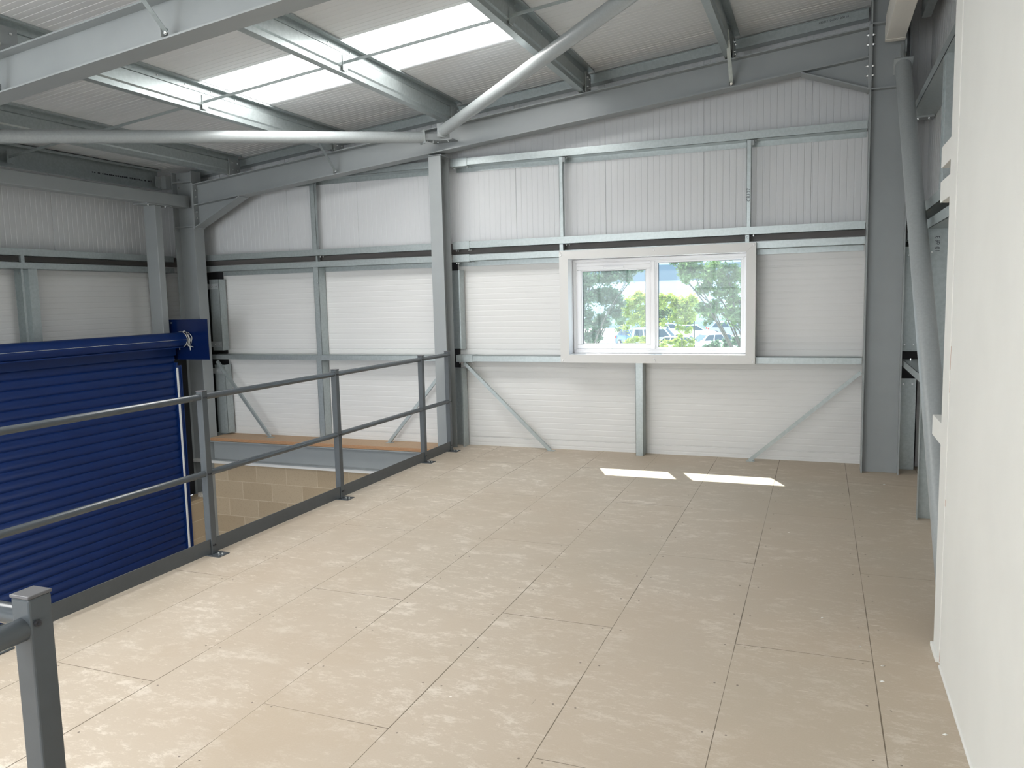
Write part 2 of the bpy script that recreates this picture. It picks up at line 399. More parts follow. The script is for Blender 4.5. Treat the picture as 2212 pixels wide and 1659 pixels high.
# partition on the right with its lining strip
PX = .521
mb = MB(); mb.box(PX, PX+.115, -5, 3.79, 0, 3.95); struct(mb.build('wall_partition', 'white', bevel=.003))
mb = MB(); mb.box(PX+.001, PX+.11, 3.822, 4.004, .0, 3.95); struct(mb.build('trim_5', 'white', bevel=.002))
mb = MB(); mb.box(PX+.009, PX+.08, 3.785, 3.822, .0, 3.93)
for k in range(46):
    z = random.uniform(.05, 3.2); h = random.uniform(.01, .06); mb.box(PX+.004, PX+.02, 3.797, random.uniform(3.802, 3.820), z, z+h)
struct(mb.build('trim_6', 'plaster'))
mb = MB()
for z, h in ((.012, .055), (1.32, .10), (.72, .03), (1.22, .05)): mb.box(PX+.003, PX+.02, 3.795, 3.818, z, z+h)
struct(mb.build('trim_7', 'terra'))
mb = MB(); mb.box(PX-.012, PX+.03, 3.83, 4.012, 0, .022); struct(mb.build('baseboard_right', 'white', bevel=.002))
mb = MB(); mb.box(PX-.006, PX+.03, -5, 3.78, 0, .012); struct(mb.build('baseboard_partition', 'white', bevel=.002))

# ---------------------------------------------------------------- steel frame
XA, XB = -7.49, -7.18           # left column outer / inner
XC, XD = .372, .686             # right column
T = .011
def i_column(name, x0, x1, y0, y1, z0, z1, label, group='main frame columns'):
    """web facing the viewer, flanges in YZ planes"""
    r = thing(name, ((x0+x1)/2, (y0+y1)/2, z0), label, 'steel column', group)
    ym = (y0+y1)/2
    MB().box(x0+T, x1-T, ym-.005, ym+.005, z0, z1).build('web', 'steel', r)
    MB().box(x0, x0+T, y0, y1, z0, z1).build('flange', 'steel', r); MB().box(x1-T, x1, y0, y1, z0, z1).build('flange', 'steel', r)
    return r
cl = i_column('steel_column', XA, XB, YN, YF, -2.7, 3.30, 'tall grey steel column in the far left corner behind the blue plate')
for z in (3.17, 2.63): MB().box(XA+T, XB-T, YN+.005, YF-.005, z, z+.012).build('stiffener', 'steel', cl)
for dz in (0, .10): bolt((XA+.05, YN+.075, 3.17+dz-.05), (0, -1, 0), cl, .010)
cr_ = i_column('steel_column', XC, XD, YN, YF, 0, 4.18, 'broad grey steel column standing right of the window wall')
for z in (3.945, 3.40): MB().box(XC+T, XD-T, YN+.005, YF-.005, z, z+.012).build('stiffener', 'steel', cr_)
cf = i_column('steel_column', XA, XB, FN, FF, -2.7, 3.30, 'grey steel column of the nearer frame beside the shutter, at the left edge')

def rafter(y0, y1, x0, x1, label, haunch):
    r = thing('steel_rafter', (x0, (y0+y1)/2, zr(x0)), label, 'steel beam', 'sloping roof rafters')
    ym = (y0+y1)/2; D = .259
    A = (x0, ym, zr(x0)); B = (x1, ym, zr(x1)); s = (0, 1, 0); u = (0, 0, 1); hw = (y1-y0)/2
    MB().bar(A, B, s, u, [(-.0045, .0045, -D+.01, -.01)]).build('web', 'steel', r)
    MB().bar(A, B, s, u, [(-hw, hw, -.011, 0)]).build('top_flange', 'steel', r)
    MB().bar(A, B, s, u, [(-hw, hw, -D, -D+.011)]).build('bottom_flange', 'steel', r)
    for hx0, hz, hx1 in haunch:            # column end, lowest z, tip
        sg = 1 if hx1 > hx0 else -1
        a = Vector((hx0, ym, hz)); b = Vector((hx1, ym, zr(hx1)-D)); top = Vector((hx0, ym, zr(hx0)-D))
        h = MB(); h.ext([a+Vector((0, -.004, 0)), b+Vector((0, -.004, 0)), top+Vector((0, -.004, 0))], (0, .008, 0)); ho = h.build('haunch', 'steel', r)
        MB().bar(a, b, s, u, [(-hw, hw, -.012, 0)]).build('haunch_flange', 'steel', ho)
        ex = hx0
        e = MB(); e.box(ex, ex+sg*.018, y0-.004, y1+.004, hz-.015, zr(hx0)+.012); ep = e.build('end_plate', 'steel', r)
        zs = [zr(hx0)-.07, zr(hx0)-.15, zr(hx0)-.33, zr(hx0)-.41]
        for z in zs:
            for yy in (y0+.035, y1-.035):
                if z > hz+.02:
                    bolt((ex+sg*.018, yy, z), (sg, 0, 0), r, .012, .012)
                    if sg < 0: bolt((ex+.012, yy, z), (1, 0, 0), r, .014, .012)
    return r
r1 = rafter(YN, YF, XB, XC, 'long grey sloping roof beam above the window wall, haunched at both columns', [(XB, 2.623, -6.472), (XC, 3.414, -.197)])
r2 = rafter(FN, FF, XB, .46, 'large grey sloping roof beam crossing the upper left, nearest the viewer', [(XB, 2.623, -6.472)])

# middle post in the back wall: flange facing the viewer
pm = thing('steel_column', (-3.884, 7.9, 0), 'light grey steel post with flat face between the two halves of the back wall', 'steel column')
MB().box(-3.957, -3.811, 7.80, 7.81, 0, 3.205).build('front_flange', 'steel', pm)
MB().box(-3.957, -3.811, 7.99, 8.0, 0, 3.215).build('back_flange', 'steel', pm)
MB().box(-3.888, -3.880, 7.81, 7.99, 0, 3.21).build('web', 'steel', pm)
for z in (3.13, 2.97): bolt((-3.880, 7.90, z), (1, 0, 0), pm, .011)
MB().box(-3.96, -3.80, 7.80, 8.0, 3.200, 3.214).build('cap_plate', 'steel', pm)

# eaves tie beam and shutter jamb post
tb = thing('eaves_tie_beam', (-7.325, 7.75, 2.87), 'grey box beam running along the left wall under the eaves', 'steel beam')
MB().box(-7.40, -7.25, FF+.02, 7.745, 2.862, 3.006).build('beam_body', 'steel', tb, bevel=.012)
MB().box(-7.39, -7.26, 7.745, 7.80, 2.862, 3.006).build('end_plate', 'steel', tb)
jp = thing('shutter_jamb_post', (-7.36, 7.31, -2.7), 'grey box post rising behind the right end of the blue shutter barrel', 'steel post')
MB().box(-7.455, -7.275, 7.265, 7.36, -2.7, 2.848).build('post_body', 'steel', jp, bevel=.006)
MB().box(-7.47, -7.25, 7.13, 7.50, 2.848, 2.861).build('cap_plate', 'steel', jp)
for y in (7.18, 7.44): bolt((-7.29, y, 2.848), (0, 0, -1), jp, .012)

# ---------------------------------------------------------------- purlins (galvanised, creased web)
PXS = [-6.586, -5.115, -3.66, -2.20, -.80]
def purlin_profile():
    t_ = .0035; pts = [(-.058, .018), (-.060, 0), (0, 0), (0, .040), (.011, .052), (.011, .150), (0, .163), (0, .222), (.058, .222), (.060, .206)]
    a = [Vector((x, 0, z)) for x, z in pts]; nrm = []
    for i in range(len(a)):
        d = (a[min(i+1, len(a)-1)]-a[max(i-1, 0)]).normalized(); nrm.append(Vector((-d.z, 0, d.x)))
    return a, [p+n*t_ for p, n in zip(a, nrm)]
PA, PB = purlin_profile()
names = ['lowest roof purlin nearest the left eaves', 'second roof purlin from the left eaves, left end of the skylight', 'roof purlin crossing the middle of the bright skylight',
         'roof purlin at the right end of the skylight, above the sloping tube', 'rightmost roof purlin, meeting the back rafter above the window']
purlins = []
for k, x in enumerate(PXS):
    p = thing('roof_purlin', (x, 0, zr(x)+.012), 'galvanised '+names[k], 'roof purlin', 'roof purlins'); purlins.append(p)
    mb = MB(); y0, y1 = -4.9, 7.93; base = Vector((x, 0, zr(x)+.012)); n = len(PA); vs = []
    for Y in (y0, y1):
        for L in (PA, PB): vs += [base+Vector((q.x, Y, q.z+SL*q.x)) for q in L]
    fs = []
    for i in range(n-1):
        fs.append((i, i+1, 2*n+i+1, 2*n+i)); fs.append((n+i+1, n+i, 3*n+i, 3*n+i+1))
    fs += [(i+1, i, n+i, n+i+1) for i in range(n-1)]+[(2*n+i, 2*n+i+1, 3*n+i+1, 3*n+i) for i in range(n-1)]
    fs += [(0, 2*n, 3*n, n), (n-1, 2*n-1, 4*n-1, 3*n-1)]
    mb.add(vs, fs); mb.build('purlin_body', 'galv', p)
    yy = 4.3
    while yy < 7.7:
        s_ = bolt((x+.003, yy, zr(x)+.200), (1, 0, 0), p, .006, .004); s_.name = 'roof_screw'; yy += .31
    for fy in (YN, FN):
        cl_ = MB(); cl_.box(x+.014, x+.022, fy-.03, fy+.16, zr(x)-.001, zr(x)+.19).build('cleat', 'steel', p)
        for dy in (.02, .105):
            for dz in (.06, .145): bolt((x+.022, fy+dy, zr(x)+dz), (1, 0, 0), p, .010)
        cb_ = MB(); cb_.box(x-.012, x-.004, fy-.03, fy+.16, zr(x)-.001, zr(x)+.19).build('cleat', 'steel', p)
        for dy in (.0, .11):
            for dz in (.06, .145): bolt((x-.012, fy+dy, zr(x)+dz), (-1, 0, 0), p, .012)
# eaves beam
eb = thing('eaves_beam', (-7.62, 0, 3.1), 'dark galvanised eaves channel along the top of the left wall', 'roof purlin')
mb = MB()
for a in ((-7.64, -7.636, 3.085, 3.33), (-7.636, -7.575, 3.085, 3.089), (-7.579, -7.575, 3.089, 3.105), (-7.64, -7.57, 3.326, 3.33), (-7.574, -7.57, 3.30, 3.33)):
    mb.box(a[0], a[1], -4.9, 7.70, a[2], a[3])
mb.build('channel', 'galv', eb)
mb = MB(); mb.box(-7.60, -7.50, 7.69, 7.80, 3.10, 3.26); mb.box(-7.575, -7.568, 7.60, 7.72, 3.12, 3.24); mb.build('bracket', 'steel', eb)
mb = MB(); yy = 6.75
while yy < 7.62:
    L = random.uniform(.01, .03); mb.box(-7.636, -7.6345, yy, yy+L, 3.175, 3.175+random.uniform(.012, .02)); yy += L+random.choice((.006, .006, .012, .03))
mb.build('ink_stamp', 'ink', eb)
er = thing('eaves_beam', (.78, 6, 3.95), 'dark galvanised eaves channel at the very top right beyond the white boxed beam', 'roof purlin')
MB().box(.75, .754, -4.9, 7.70, 3.92, 4.15).box(.754, .82, -4.9, 7.70, 3.92, 3.924).box(.754, .82, -4.9, 7.70, 4.146, 4.15).build('channel', 'galv', er)
# sag bars between purlins
xs = [-7.60]+PXS; lab = ['from the left eaves beam to the first purlin', 'just left of the skylight', 'crossing the left half of the skylight', 'crossing the right half of the skylight', 'right of the skylight at the top of the picture']
for k in range(5):
    xa, xb = xs[k]+.012, xs[k+1]-.004; za, zb = zr(xs[k])+.10, zr(xs[k+1])+.10
    r = thing('sag_bar', (xa, 5.75, za), 'thin galvanised angle bar '+lab[k], 'tie bar', 'thin angle bars between the purlins')
    MB().bar((xa, 5.75, za), (xb, 5.75, zb), (0, 1, 0), (0, 0, 1), [(-.016, .016, 0, .003), (-.016, -.013, -.022, 0)]).build('angle', 'galv', r)
    MB().box(xa-.001, xa+.006, 5.715, 5.785, za-.07, za+.05).build('end_bracket', 'galv', r)
# verge angle under the roof along the back wall
va = thing('verge_angle', (-3, 8.05, zr(-3)+.2), 'galvanised angle trim sloping along the top of the back wall under the roof', 'angle trim')
for a, b in ((-7.45, -2.0), (-2.06, .36)):
    o_ = .0 if a < -5 else -.004
    MB().bar((a, 8.05+o_, zr(a)), (b, 8.05+o_, zr(b)), (0, 1, 0), (0, 0, 1), [(0, .003, .150, .232), (.003, .12, .150, .153), (-.03, 0, .229, .232)]).build('angle_length', 'galv', va)
MB().bar((-2.35, 8.045, zr(-2.35)), (-2.0, 8.045, zr(-2.0)), (0, 1, 0), (0, 0, 1), [(-.002, .001, .146, .236)]).build('splice', 'galv', va)
text('450012  0-6007  200 18', .026, (.07, 8.0455, zr(.0)+.212), Vector((1, 0, SL)).normalized(), (0, 0, 1), va, 'stamped_number')

# fly braces (knee stays) from the rafters to the purlins
def stay(x, y_r, y_p, label, rf):
    r = thing('knee_stay', (x, y_r, zr(x)-.24), label, 'brace', 'short stays between rafters and purlins')
    p0 = Vector((x, y_r, zr(x)-.225)); p1 = Vector((x+.004, y_p, zr(x)+.13)); d = (p1-p0).normalized()
    MB().bar(p0, p1, (1, 0, 0), d.cross(Vector((1, 0, 0))).normalized(), [(-.017, .017, -.0015, .0015), (-.017, -.014, 0, .03)]).build('angle', rf, r)
    MB().box(x-.022, x-.016, y_r-.03, y_r+.03, zr(x)-.25, zr(x)-.19).build('lug', 'steel', r)
    bolt(p0+Vector((.0, -.004, 0)), (0, -.7, -.3), r, .012)
stay(-3.66, FN+.01, FN-.42, 'short pale stay on the front rafter at the top left', 'galv')
stay(-5.115, FN+.01, FN-.42, 'short stay on the front rafter at the left edge', 'galv')
stay(-5.115, YN+.01, YN-.42, 'short dark stay on the back rafter just behind the horizontal tube', 'galv')
stay(-.80, YN+.01, YN-.42, 'short pale stay on the back rafter above the window', 'galv')

# ---------------------------------------------------------------- tubular bracing
def zc(x): return zr(x)-.13
t1 = thing('bracing_tube', (-3.88, 7.60, zc(-3.88)), 'grey round steel tube running level across the upper left to the back rafter', 'bracing tube', 'round bracing tubes')
a = Vector((-3.915, 7.59, zc(-3.915)+.005)); b = Vector((-6.97, 4.03, zc(-6.97)))
MB().tube(a, b, .057, 32).build('tube', 'brace', t1)
d = (b-a).normalized(); sd_ = d.cross(Vector((0, 0, 1))).normalized(); up_ = sd_.cross(d)
MB().bar(a-d*.012, a, sd_, up_, [(-.062, .062, -.066, .066)]).build('end_plate', 'brace', t1)
e = Vector((-3.77, 7.72, zc(-3.77)))
MB().bar(a, e, sd_, up_, [(-.03, .03, -.03, -.022), (-.03, -.022, -.022, .03)]).build('lug', 'steel', t1)
for q in (.25, .6): bolt(a.lerp(e, q)+up_*(-.03), tuple(-up_), t1, .013, .014)
t2 = thing('bracing_tube', (-3.6, 7.5, zc(-3.6)), 'grey round steel tube sloping up across the skylight to the top of the picture', 'bracing tube', 'round bracing tubes')
a2 = Vector((-3.62, 7.50, zc(-3.62))); b2 = Vector((.33, 4.05, zc(.33)))
MB().tube(a2, b2, .057, 32).build('tube', 'brace', t2)
d = (b2-a2).normalized(); sd_ = d.cross(Vector((0, 0, 1))).normalized(); up_ = sd_.cross(d)
MB().bar(a2-d*.012, a2, sd_, up_, [(-.066, .066, -.066, .066)]).build('end_plate', 'brace', t2)
MB().bar(a2-d*.01, Vector((-3.76, 7.72, zc(-3.76))), sd_, up_, [(-.03, .03, -.004, .004)]).build('lug', 'steel', t2)
gp = thing('gusset_plate', (-3.77, 7.74, zc(-3.77)), 'steel gusset on the back rafter web where the two round tubes meet', 'steel plate')
MB().box(-3.90, -3.62, 7.70, 7.848, zc(-3.77)-.035, zc(-3.77)-.025).build('gusset', 'steel', gp)
for x in (-3.86, -3.80, -3.68): bolt((x, 7.73, zc(-3.77)-.035), (0, 0, -1), gp, .012)
t3 = thing('bracing_tube', (.61, 7.52, 3.55), 'grey round steel tube slanting down from the right column behind the white partition', 'bracing tube', 'round bracing tubes')
a3 = Vector((.605, 7.50, 3.50)); b3 = Vector((.635, 4.30, .07))
MB().tube(a3, b3, .062, 32).build('tube', 'brace', t3)
d = (b3-a3).normalized(); up_ = d.cross(Vector((1, 0, 0)))
MB().bar(a3-d*.012, a3, (1, 0, 0), up_, [(-.072, .072, -.075, .075)]).build('end_plate', 'brace', t3)
MB().bar(a3-d*.01, Vector((.605, 7.70, 3.70)), (1, 0, 0), up_, [(-.005, .005, -.05, .05)]).build('lug', 'steel', t3)
g3 = thing('gusset_plate', (.62, 7.7, 3.7), 'pale pointed gusset on the right column above the slanting tube', 'steel plate')
MB().ext([(.632, 7.845, 3.60), (.632, 7.68, 3.66), (.632, 7.66, 3.98), (.632, 7.845, 3.98)], (.012, 0, 0)).build('gusset', 'brace', g3)
# white boxed beam above the right column
wb = thing('boxed_beam', (.55, 6, 3.75), 'white boxed beam end coming off the right column at the top right', 'beam')
MB().box(.475, .625, -4.9, 7.66, 3.752, 3.96).build('casing', 'cream', wb, bevel=.004)
MB().box(.473, .627, 7.59, 7.665, 3.749, 3.88).build('casing_end', 'cream', wb)

# ---------------------------------------------------------------- sheeting rails
def rail_x(x0, x1, z0, z1, label, sleeves=(), yf=YR, above=True):
    r = thing('sheeting_rail', ((x0+x1)/2, yf, z0), label, 'wall rail', 'galvanised horizontal wall rails')
    mb = MB(); t_ = .003; y1 = YW-.002
    mb.box(x0, x1, yf, yf+t_, z0, z1)
    if above: mb.box(x0, x1, yf, y1, z0, z0+t_); mb.box(x0, x1, yf+t_, yf+.02, z1-t_, z1); mb.box(x0, x1, y1-t_, y1, z0-.05, z0)
    else: mb.box(x0, x1, yf, y1, z1-t_, z1); mb.box(x0, x1, yf+t_, yf+.02, z0, z0+t_)
    mb.build('rail_body', 'galv', r)
    for a, b, cap in sleeves:
        MB().box(a, b, yf-.005, yf+.14, z0-.006, z1+.005).build('sleeve', 'galv', r)
        for xx in (a+.03, b-.02) if cap else (a+.05,):
            bolt((xx, yf+.03, z0-.006), (0, 0, -1), r, .009, .012)
            if cap: bolt((xx+.012, yf+.055, z0-.006), (0, 0, -1), r, .009, .012)
    return r
ML, MR = -3.962, -3.806
rows = [(3.116, 3.192, 'top'), (2.222, 2.296, 'upper of the close pair'), (2.085, 2.153, 'lower of the close pair'), (.975, 1.040, 'waist height')]
for k, (z0, z1, nm) in enumerate(rows):
    ab = k < 3
    rail_x(-7.26, ML, z0, z1, 'galvanised wall rail left of the middle post, '+nm, [(ML-.09, ML+.001, False)], above=ab)
    rail_x(MR, XC-.0, z0, z1, 'galvanised wall rail right of the middle post, '+nm, [(MR, MR+.20, True)], above=ab)
def rail_y(xf, x1, y0, y1, z0, z1, label, above=True):
    r = thing('sheeting_rail', (xf, (y0+y1)/2, z0), label, 'wall rail', 'galvanised horizontal wall rails')
    mb = MB(); t_ = .003; sg = 1 if x1 > xf else -1
    mb.box(xf, xf+sg*t_, y0, y1, z0, z1)
    if above: mb.box(xf, x1, y0, y1, z0, z0+t_); mb.box(xf+sg*t_, xf+sg*.02, y0, y1, z1-t_, z1)
    else: mb.box(xf, x1, y0, y1, z1-t_, z1); mb.box(xf+sg*t_, xf+sg*.02, y0, y1, z0, z0+t_)
    mb.build('rail_body', 'galv', r); return r
rail_y(XLR, XL+.002, -4.9, 7.95, 2.222, 2.296, 'galvanised wall rail on the left wall, upper of the close pair')
rail_y(XLR, XL+.002, -4.9, 7.95, 2.085, 2.153, 'galvanised wall rail on the left wall, lower of the close pair')
rt = rail_y(XR, XW-.002, 4.3, 7.90, 3.125, 3.192, 'scuffed galvanised rail high on the right wall beside the slanting tube')
MB().box(XR+.01, XW-.01, 7.70, 7.86, 3.11, 3.125).build('end_cleat', 'steel', rt)
for x in (XR+.05, XW-.05): bolt((x, 7.73, 3.11), (0, 0, -1), rt, .011)
rail_y(XR, XW-.002, 4.3, 7.95, 2.222, 2.296, 'galvanised rail on the right wall, upper of the close pair')
rail_y(XR, XW-.002, 4.3, 7.95, 2.085, 2.153, 'galvanised rail on the right wall, lower of the close pair')
rc = rail_y(XR, XW-.002, 4.3, 7.95, .975, 1.036, 'galvanised rail at waist height on the right wall beside the column', above=False)
for x in (XR+.06, XR+.13): bolt((x, 7.82, 1.036), (0, 0, 1), rc, .009)

# upright studs
def stud(name, x0, x1, y0, y1, z0, z1, label, bolts=(), cat='wall stud', face='front', group='galvanised upright studs'):
    r = thing(name, ((x0+x1)/2, (y0+y1)/2, z0), label, cat, group)
    mb = MB(); t_ = .003
    if face == 'front':      # face toward viewer plus right side
        mb.box(x0, x1, y0, y0+t_, z0, z1); mb.box(x1-t_, x1, y0, y1, z0, z1); mb.box(x0, x0+t_, y0, y0+.02, z0, z1); mb.box(x1-.03, x1, y1-t_, y1, z0, z1)
    else: mb.box(x0, x1, y0, y1, z0, z1)
    mb.build('stud_body', 'galv', r)
    for b_ in bolts: bolt(b_, (0, -1, 0) if face == 'front' else (1, 0, 0), r, .009)
    return r
G = 'thin galvanised strap up to the top wall rail, '
v0 = stud('tie_strap', -5.665, -5.60, 8.045, 8.09, 2.298, 3.114, G+'left of the middle post')
v1 = stud('tie_strap', -2.566, -2.524, 8.045, 8.09, 2.298, 3.114, G+'above the left end of the window')
v2 = stud('tie_strap', -.679, -.637, 8.045, 8.09, 2.298, 3.114, G+'above the right end of the window')
text('CR127', .045, (-.658, 8.0445, 2.60), (0, 0, 1), (-1, 0, 0), v2, 'handwriting')
def clip(r, x, z):
    MB().box(x, x+.025, 8.04, 8.044, z-.05, z).box(x, x+.05, 8.044, 8.075, z-.004, z).build('end_clip', 'steel', r); bolt((x+.035, 8.06, z-.004), (0, 0, -1), r, .009, .012)
clip(v0, -5.60, 3.112); clip(v1, -2.524, 3.112); clip(v2, -.637, 3.112)
S_ = 'short strap between the paired rails, '
u0 = stud('tie_strap', -5.63, -5.60, 8.05, 8.10, 2.154, 2.221, S_+'left bay')
u1 = stud('tie_strap', -2.575, -2.53, 8.045, 8.10, 2.154, 2.221, S_+'by the top left corner of the window')
v4 = stud('tie_strap', -.69, -.648, 8.045, 8.10, 2.154, 2.221, S_+'by the top right corner of the window')
text('C125', .030, (-.669, 8.0445, 2.178), (0, 0, 1), (-1, 0, 0), v4, 'handwriting')
for r_, xx in ((u0, -5.57), (u0, -5.53), (u1, -2.50), (u1, -2.465), (v4, -.61)): bolt((xx, 8.06, 2.222), (0, 0, -1), r_, .009, .012)
stud('wall_stud', -5.662, -5.588, YR, YW-.004, 1.04, 2.085, 'galvanised upright stud above the waist rail in the left bay of the back wall', [(-5.60, YR, 1.9)])
stud('wall_stud', -5.677, -5.60, YR, YW-.004, .0, .975, 'galvanised upright stud below the waist rail in the left bay, standing on the ledge')
stud('wall_stud', -1.768, -1.690, YR, YW-.004, .0, .975, 'galvanised upright stud under the window standing on the deck')
ls = thing('wall_stud', (XLR, 5.94, -2.7), 'pair of galvanised upright channels on the left wall above the shutter', 'wall stud')
mb = MB(); mb.box(XLR-.15, XLR, 5.958, 5.962, -2.7, 2.085); mb.box(XLR-.004, XLR, 5.962, 6.03, -2.7, 2.085); mb.box(XLR-.004, XLR, 5.93, 5.958, -2.7, 2.085); mb.box(XLR-.004, XLR, 5.85, 5.872, -2.7, 2.085); mb.box(XLR-.12, XLR-.116, 5.86, 5.96, -2.7, 2.085)
mb.build('stud_body', 'galv', ls); bolt((XLR-.116, 5.91, 2.05), (1, 0, 0), ls, .011)
stud('tie_strap', XLR-.03, XLR, 5.86, 5.90, 2.153, 2.222, 'short galvanised strap between the paired rails on the left wall', face='x')
# corner channels beside the columns
def channel(x0, x1, z0, z1, label, tabs, cx, m_='galv'):
    r = thing('corner_channel', ((x0+x1)/2, YR, z0), label, 'wall channel', 'galvanised channels beside the columns')
    MB().box(x0, x1, YR, YR+.003, z0, z1).box(x0, x0+.003, YR, YR+.12, z0, z1).box(x1-.003, x1, YR, YR+.12, z0, z1).build('channel_body', m_, r)
    for z in tabs:
        MB().box(min(cx, x0), x1-.005, YR-.008, YR-.001, z-.035, z+.035).build('strap', 'steel', r)
        for q in (.35, .8): bolt((x0+(x1-x0)*q, YR-.008, z), (0, -1, 0), r, .008)
    return r
channel(-7.235, -7.085, 1.09, 1.99, 'galvanised channel beside the left column above the waist rail', (1.90, 1.17), -7.30)
channel(-7.235, -7.075, .02, .905, 'galvanised channel beside the left column standing on the ledge', (.83,), -7.30)
for z0, z1, lb in ((1.11, 1.99, 'dark recessed galvanised channel right of the middle post above the waist rail'), (.0, .895, 'dark recessed galvanised channel right of the middle post standing on the deck')):
    r = thing('corner_channel', (-3.77, YR, z0), lb, 'wall channel', 'galvanised channels beside the columns')
    MB().box(-3.88, -3.735, YR+.115, YR+.118, z0, z1).box(-3.738, -3.735, YR, YR+.115, z0, z1).box(-3.75, -3.738, YR, YR+.003, z0, z1).build('channel_body', 'galv', r)
c5 = channel(.705, .835, 1.10, 2.045, 'galvanised corner channel right of the wide column above the waist rail', (), 0)
c6 = channel(.700, .835, .0, .85, 'galvanised corner channel right of the wide column standing on the deck', (), 0)
for x in (.725, .80):
    bolt((x, YR, .80), (0, -1, 0), c6, .008); bolt((x, YR, 1.16), (0, -1, 0), c5, .008)
bolt((.74, YR, 1.97), (0, -1, 0), c5, .008)
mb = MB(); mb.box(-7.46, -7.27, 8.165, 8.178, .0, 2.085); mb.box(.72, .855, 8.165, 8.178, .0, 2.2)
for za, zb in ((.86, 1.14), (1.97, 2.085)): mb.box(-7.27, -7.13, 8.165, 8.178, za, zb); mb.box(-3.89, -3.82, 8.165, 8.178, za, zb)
struct(mb.build('gap_shade_1', 'black'))  # black strips painted as the shade in gaps beside the columns
# stud on the right wall with handwriting
rs = thing('wall_stud', (.74, 6.33, 0), 'wide galvanised stud on the right wall by the slanting tube, marked by hand', 'wall stud')
mb = MB(); mb.box(XR-.018, XW-.004, 6.32, 6.323, 0, 2.085); mb.box(XR-.018, XR-.015, 6.26, 6.32, 0, 2.085); mb.build('stud_body', 'galv', rs)
MB().box(XR-.005, XW-.004, 6.314, 6.32, 1.89, 2.08).build('end_cleat', 'galv', rs)
MB().box(XR-.005, XW-.004, 6.314, 6.32, .93, 1.12).build('end_cleat', 'galv', rs)
text('10 of 3', .040, (.762, 6.3135, 1.975), (0, 0, 1), (-1, 0, 0), rs, 'handwriting')
bolt((.725, 6.314, 1.92), (0, -1, 0), rs, .008)
for z in (1.02,): bolt((.80, 6.314, z), (0, -1, 0), rs, .012, m='darkbolt')
ru = thing('wall_stud', (.76, 5.85, 2.3), 'narrow galvanised channel upright high on the right wall at the partition edge', 'wall stud')
mb = MB(); mb.box(XR+.01, XR+.014, 5.76, 5.86, 2.296, 3.125); mb.box(XR+.014, XR+.05, 5.76, 5.763, 2.296, 3.125); mb.box(XR+.002, XR+.014, 5.79, 5.80, 2.296, 3.12); mb.box(XR+.002, XR+.014, 5.84, 5.86, 2.296, 3.12); mb.build('stud_body', 'galv', ru)
for z in (3.07, 3.04, 3.01): bolt((XR+.01, 5.82, z), (-1, 0, 0), ru, .006, .004, 'darkbolt')
# little white blocks showing beyond the partition strip
for z, yy, lb in ((2.292, 4.40, 'small white block beyond the partition edge, highest of three'), (2.128, 4.40, 'small white block beyond the partition edge at the paired rails'), (.991, 4.40, 'small white block beyond the partition edge at waist height')):
    o = MB().box(.534, .60, 4.006, yy, z-.05, z+.05).build('plasterboard_block', 'white', None, bevel=.003, loc=(.567, 4.2, z)); tag(o, lb, 'block', 'white plasterboard blocks on the strip edge')

# diagonal struts
def strut(x0, z0, x1, z1, label, dy=0):
    YR = 8.03+dy
    r = thing('diagonal_strut', (x1, YR, z1), label, 'diagonal brace', 'thin diagonal struts low on the back wall')
    a = Vector((x0, YR+.02, z0)); b = Vector((x1, YR+.02, z1)); d = (b-a).normalized(); n_ = d.cross(Vector((0, 1, 0))).normalized()
    MB().bar(a, b, n_, (0, 1, 0), [(-.018, .018, -.004, -.001), (.014, .018, -.001, .026)]).build('angle', 'galv', r)
    MB().box(x1-.03, x1+.05, YR-.01, YR+.06, .0, .004).build('foot_plate', 'galv', r)
strut(-3.72, .955, -2.72, .004, 'thin diagonal strut running down right from the middle post to the deck')
strut(.37, .90, -.631, .004, 'thin diagonal strut running down left from the right column to the deck')
strut(-7.17, .955, -6.41, .004, 'thin diagonal strut running down right from the left column to the ledge', -.05)
strut(-3.98, .87, -4.73, .004, 'thin diagonal strut running down left behind the railing to the ledge')

# ledge, edge beam
lg = thing('deck_ledge', (-5.5, 8.0, -.038), 'narrow chipboard ledge along the back wall beyond the railing', 'ledge')
MB().box(-7.175, -3.872, 7.815, YW, -.040, 0).build('board', 'ledge', lg)
MB().box(-7.175, -3.872, 7.806, 7.815, -.038, -.002).box(-7.175, -3.872, 7.803, 7.806, -.022, -.018).build('board_edge', 'board_edge', lg)
be = thing('floor_beam', (-5.5, 7.9, -.29), 'grey steel floor beam under the chipboard ledge above the blockwork', 'steel beam')
MB().box(-7.175, -3.60, 7.79, 7.94, -.052, -.041).build('top_flange', 'steel', be)
MB().box(-7.175, -3.60, 7.86, 7.87, -.28, -.052).build('web', 'steel', be)
MB().box(-7.175, -3.60, 7.785, 7.94, -.290, -.279).build('bottom_flange', 'steel', be)
eb2 = thing('floor_beam', (-3.83, 3, -.29), 'grey steel beam carrying the deck edge under the railing', 'steel beam')
MB().box(-3.865, -3.74, -4.9, 7.78, -.06, -.045).box(-3.81, -3.80, -4.9, 7.78, -.28, -.06).box(-3.865, -3.74, -4.9, 7.78, -.29, -.28).build('beam_body', 'steel', eb2)
mb = MB(); mb.box(-7.52, -7.46, 7.37, 7.79, -.74, 1.0); struct(mb.build('gap_shade_2', 'black'))  # black box painted as the dark gap between shutter guide and column
cx_ = thing('corner_channel', (-7.70, 7.72, 1.0), 'dark galvanised channel between the jamb post and the left column above the plate', 'wall channel', 'galvanised channels beside the columns')
MB().box(XLR-.12, XLR-.117, 7.66, 7.90, -.7, 2.085).box(XLR-.12, XLR, 7.657, 7.66, -.7, 2.085).build('channel_body', 'galv', cx_)
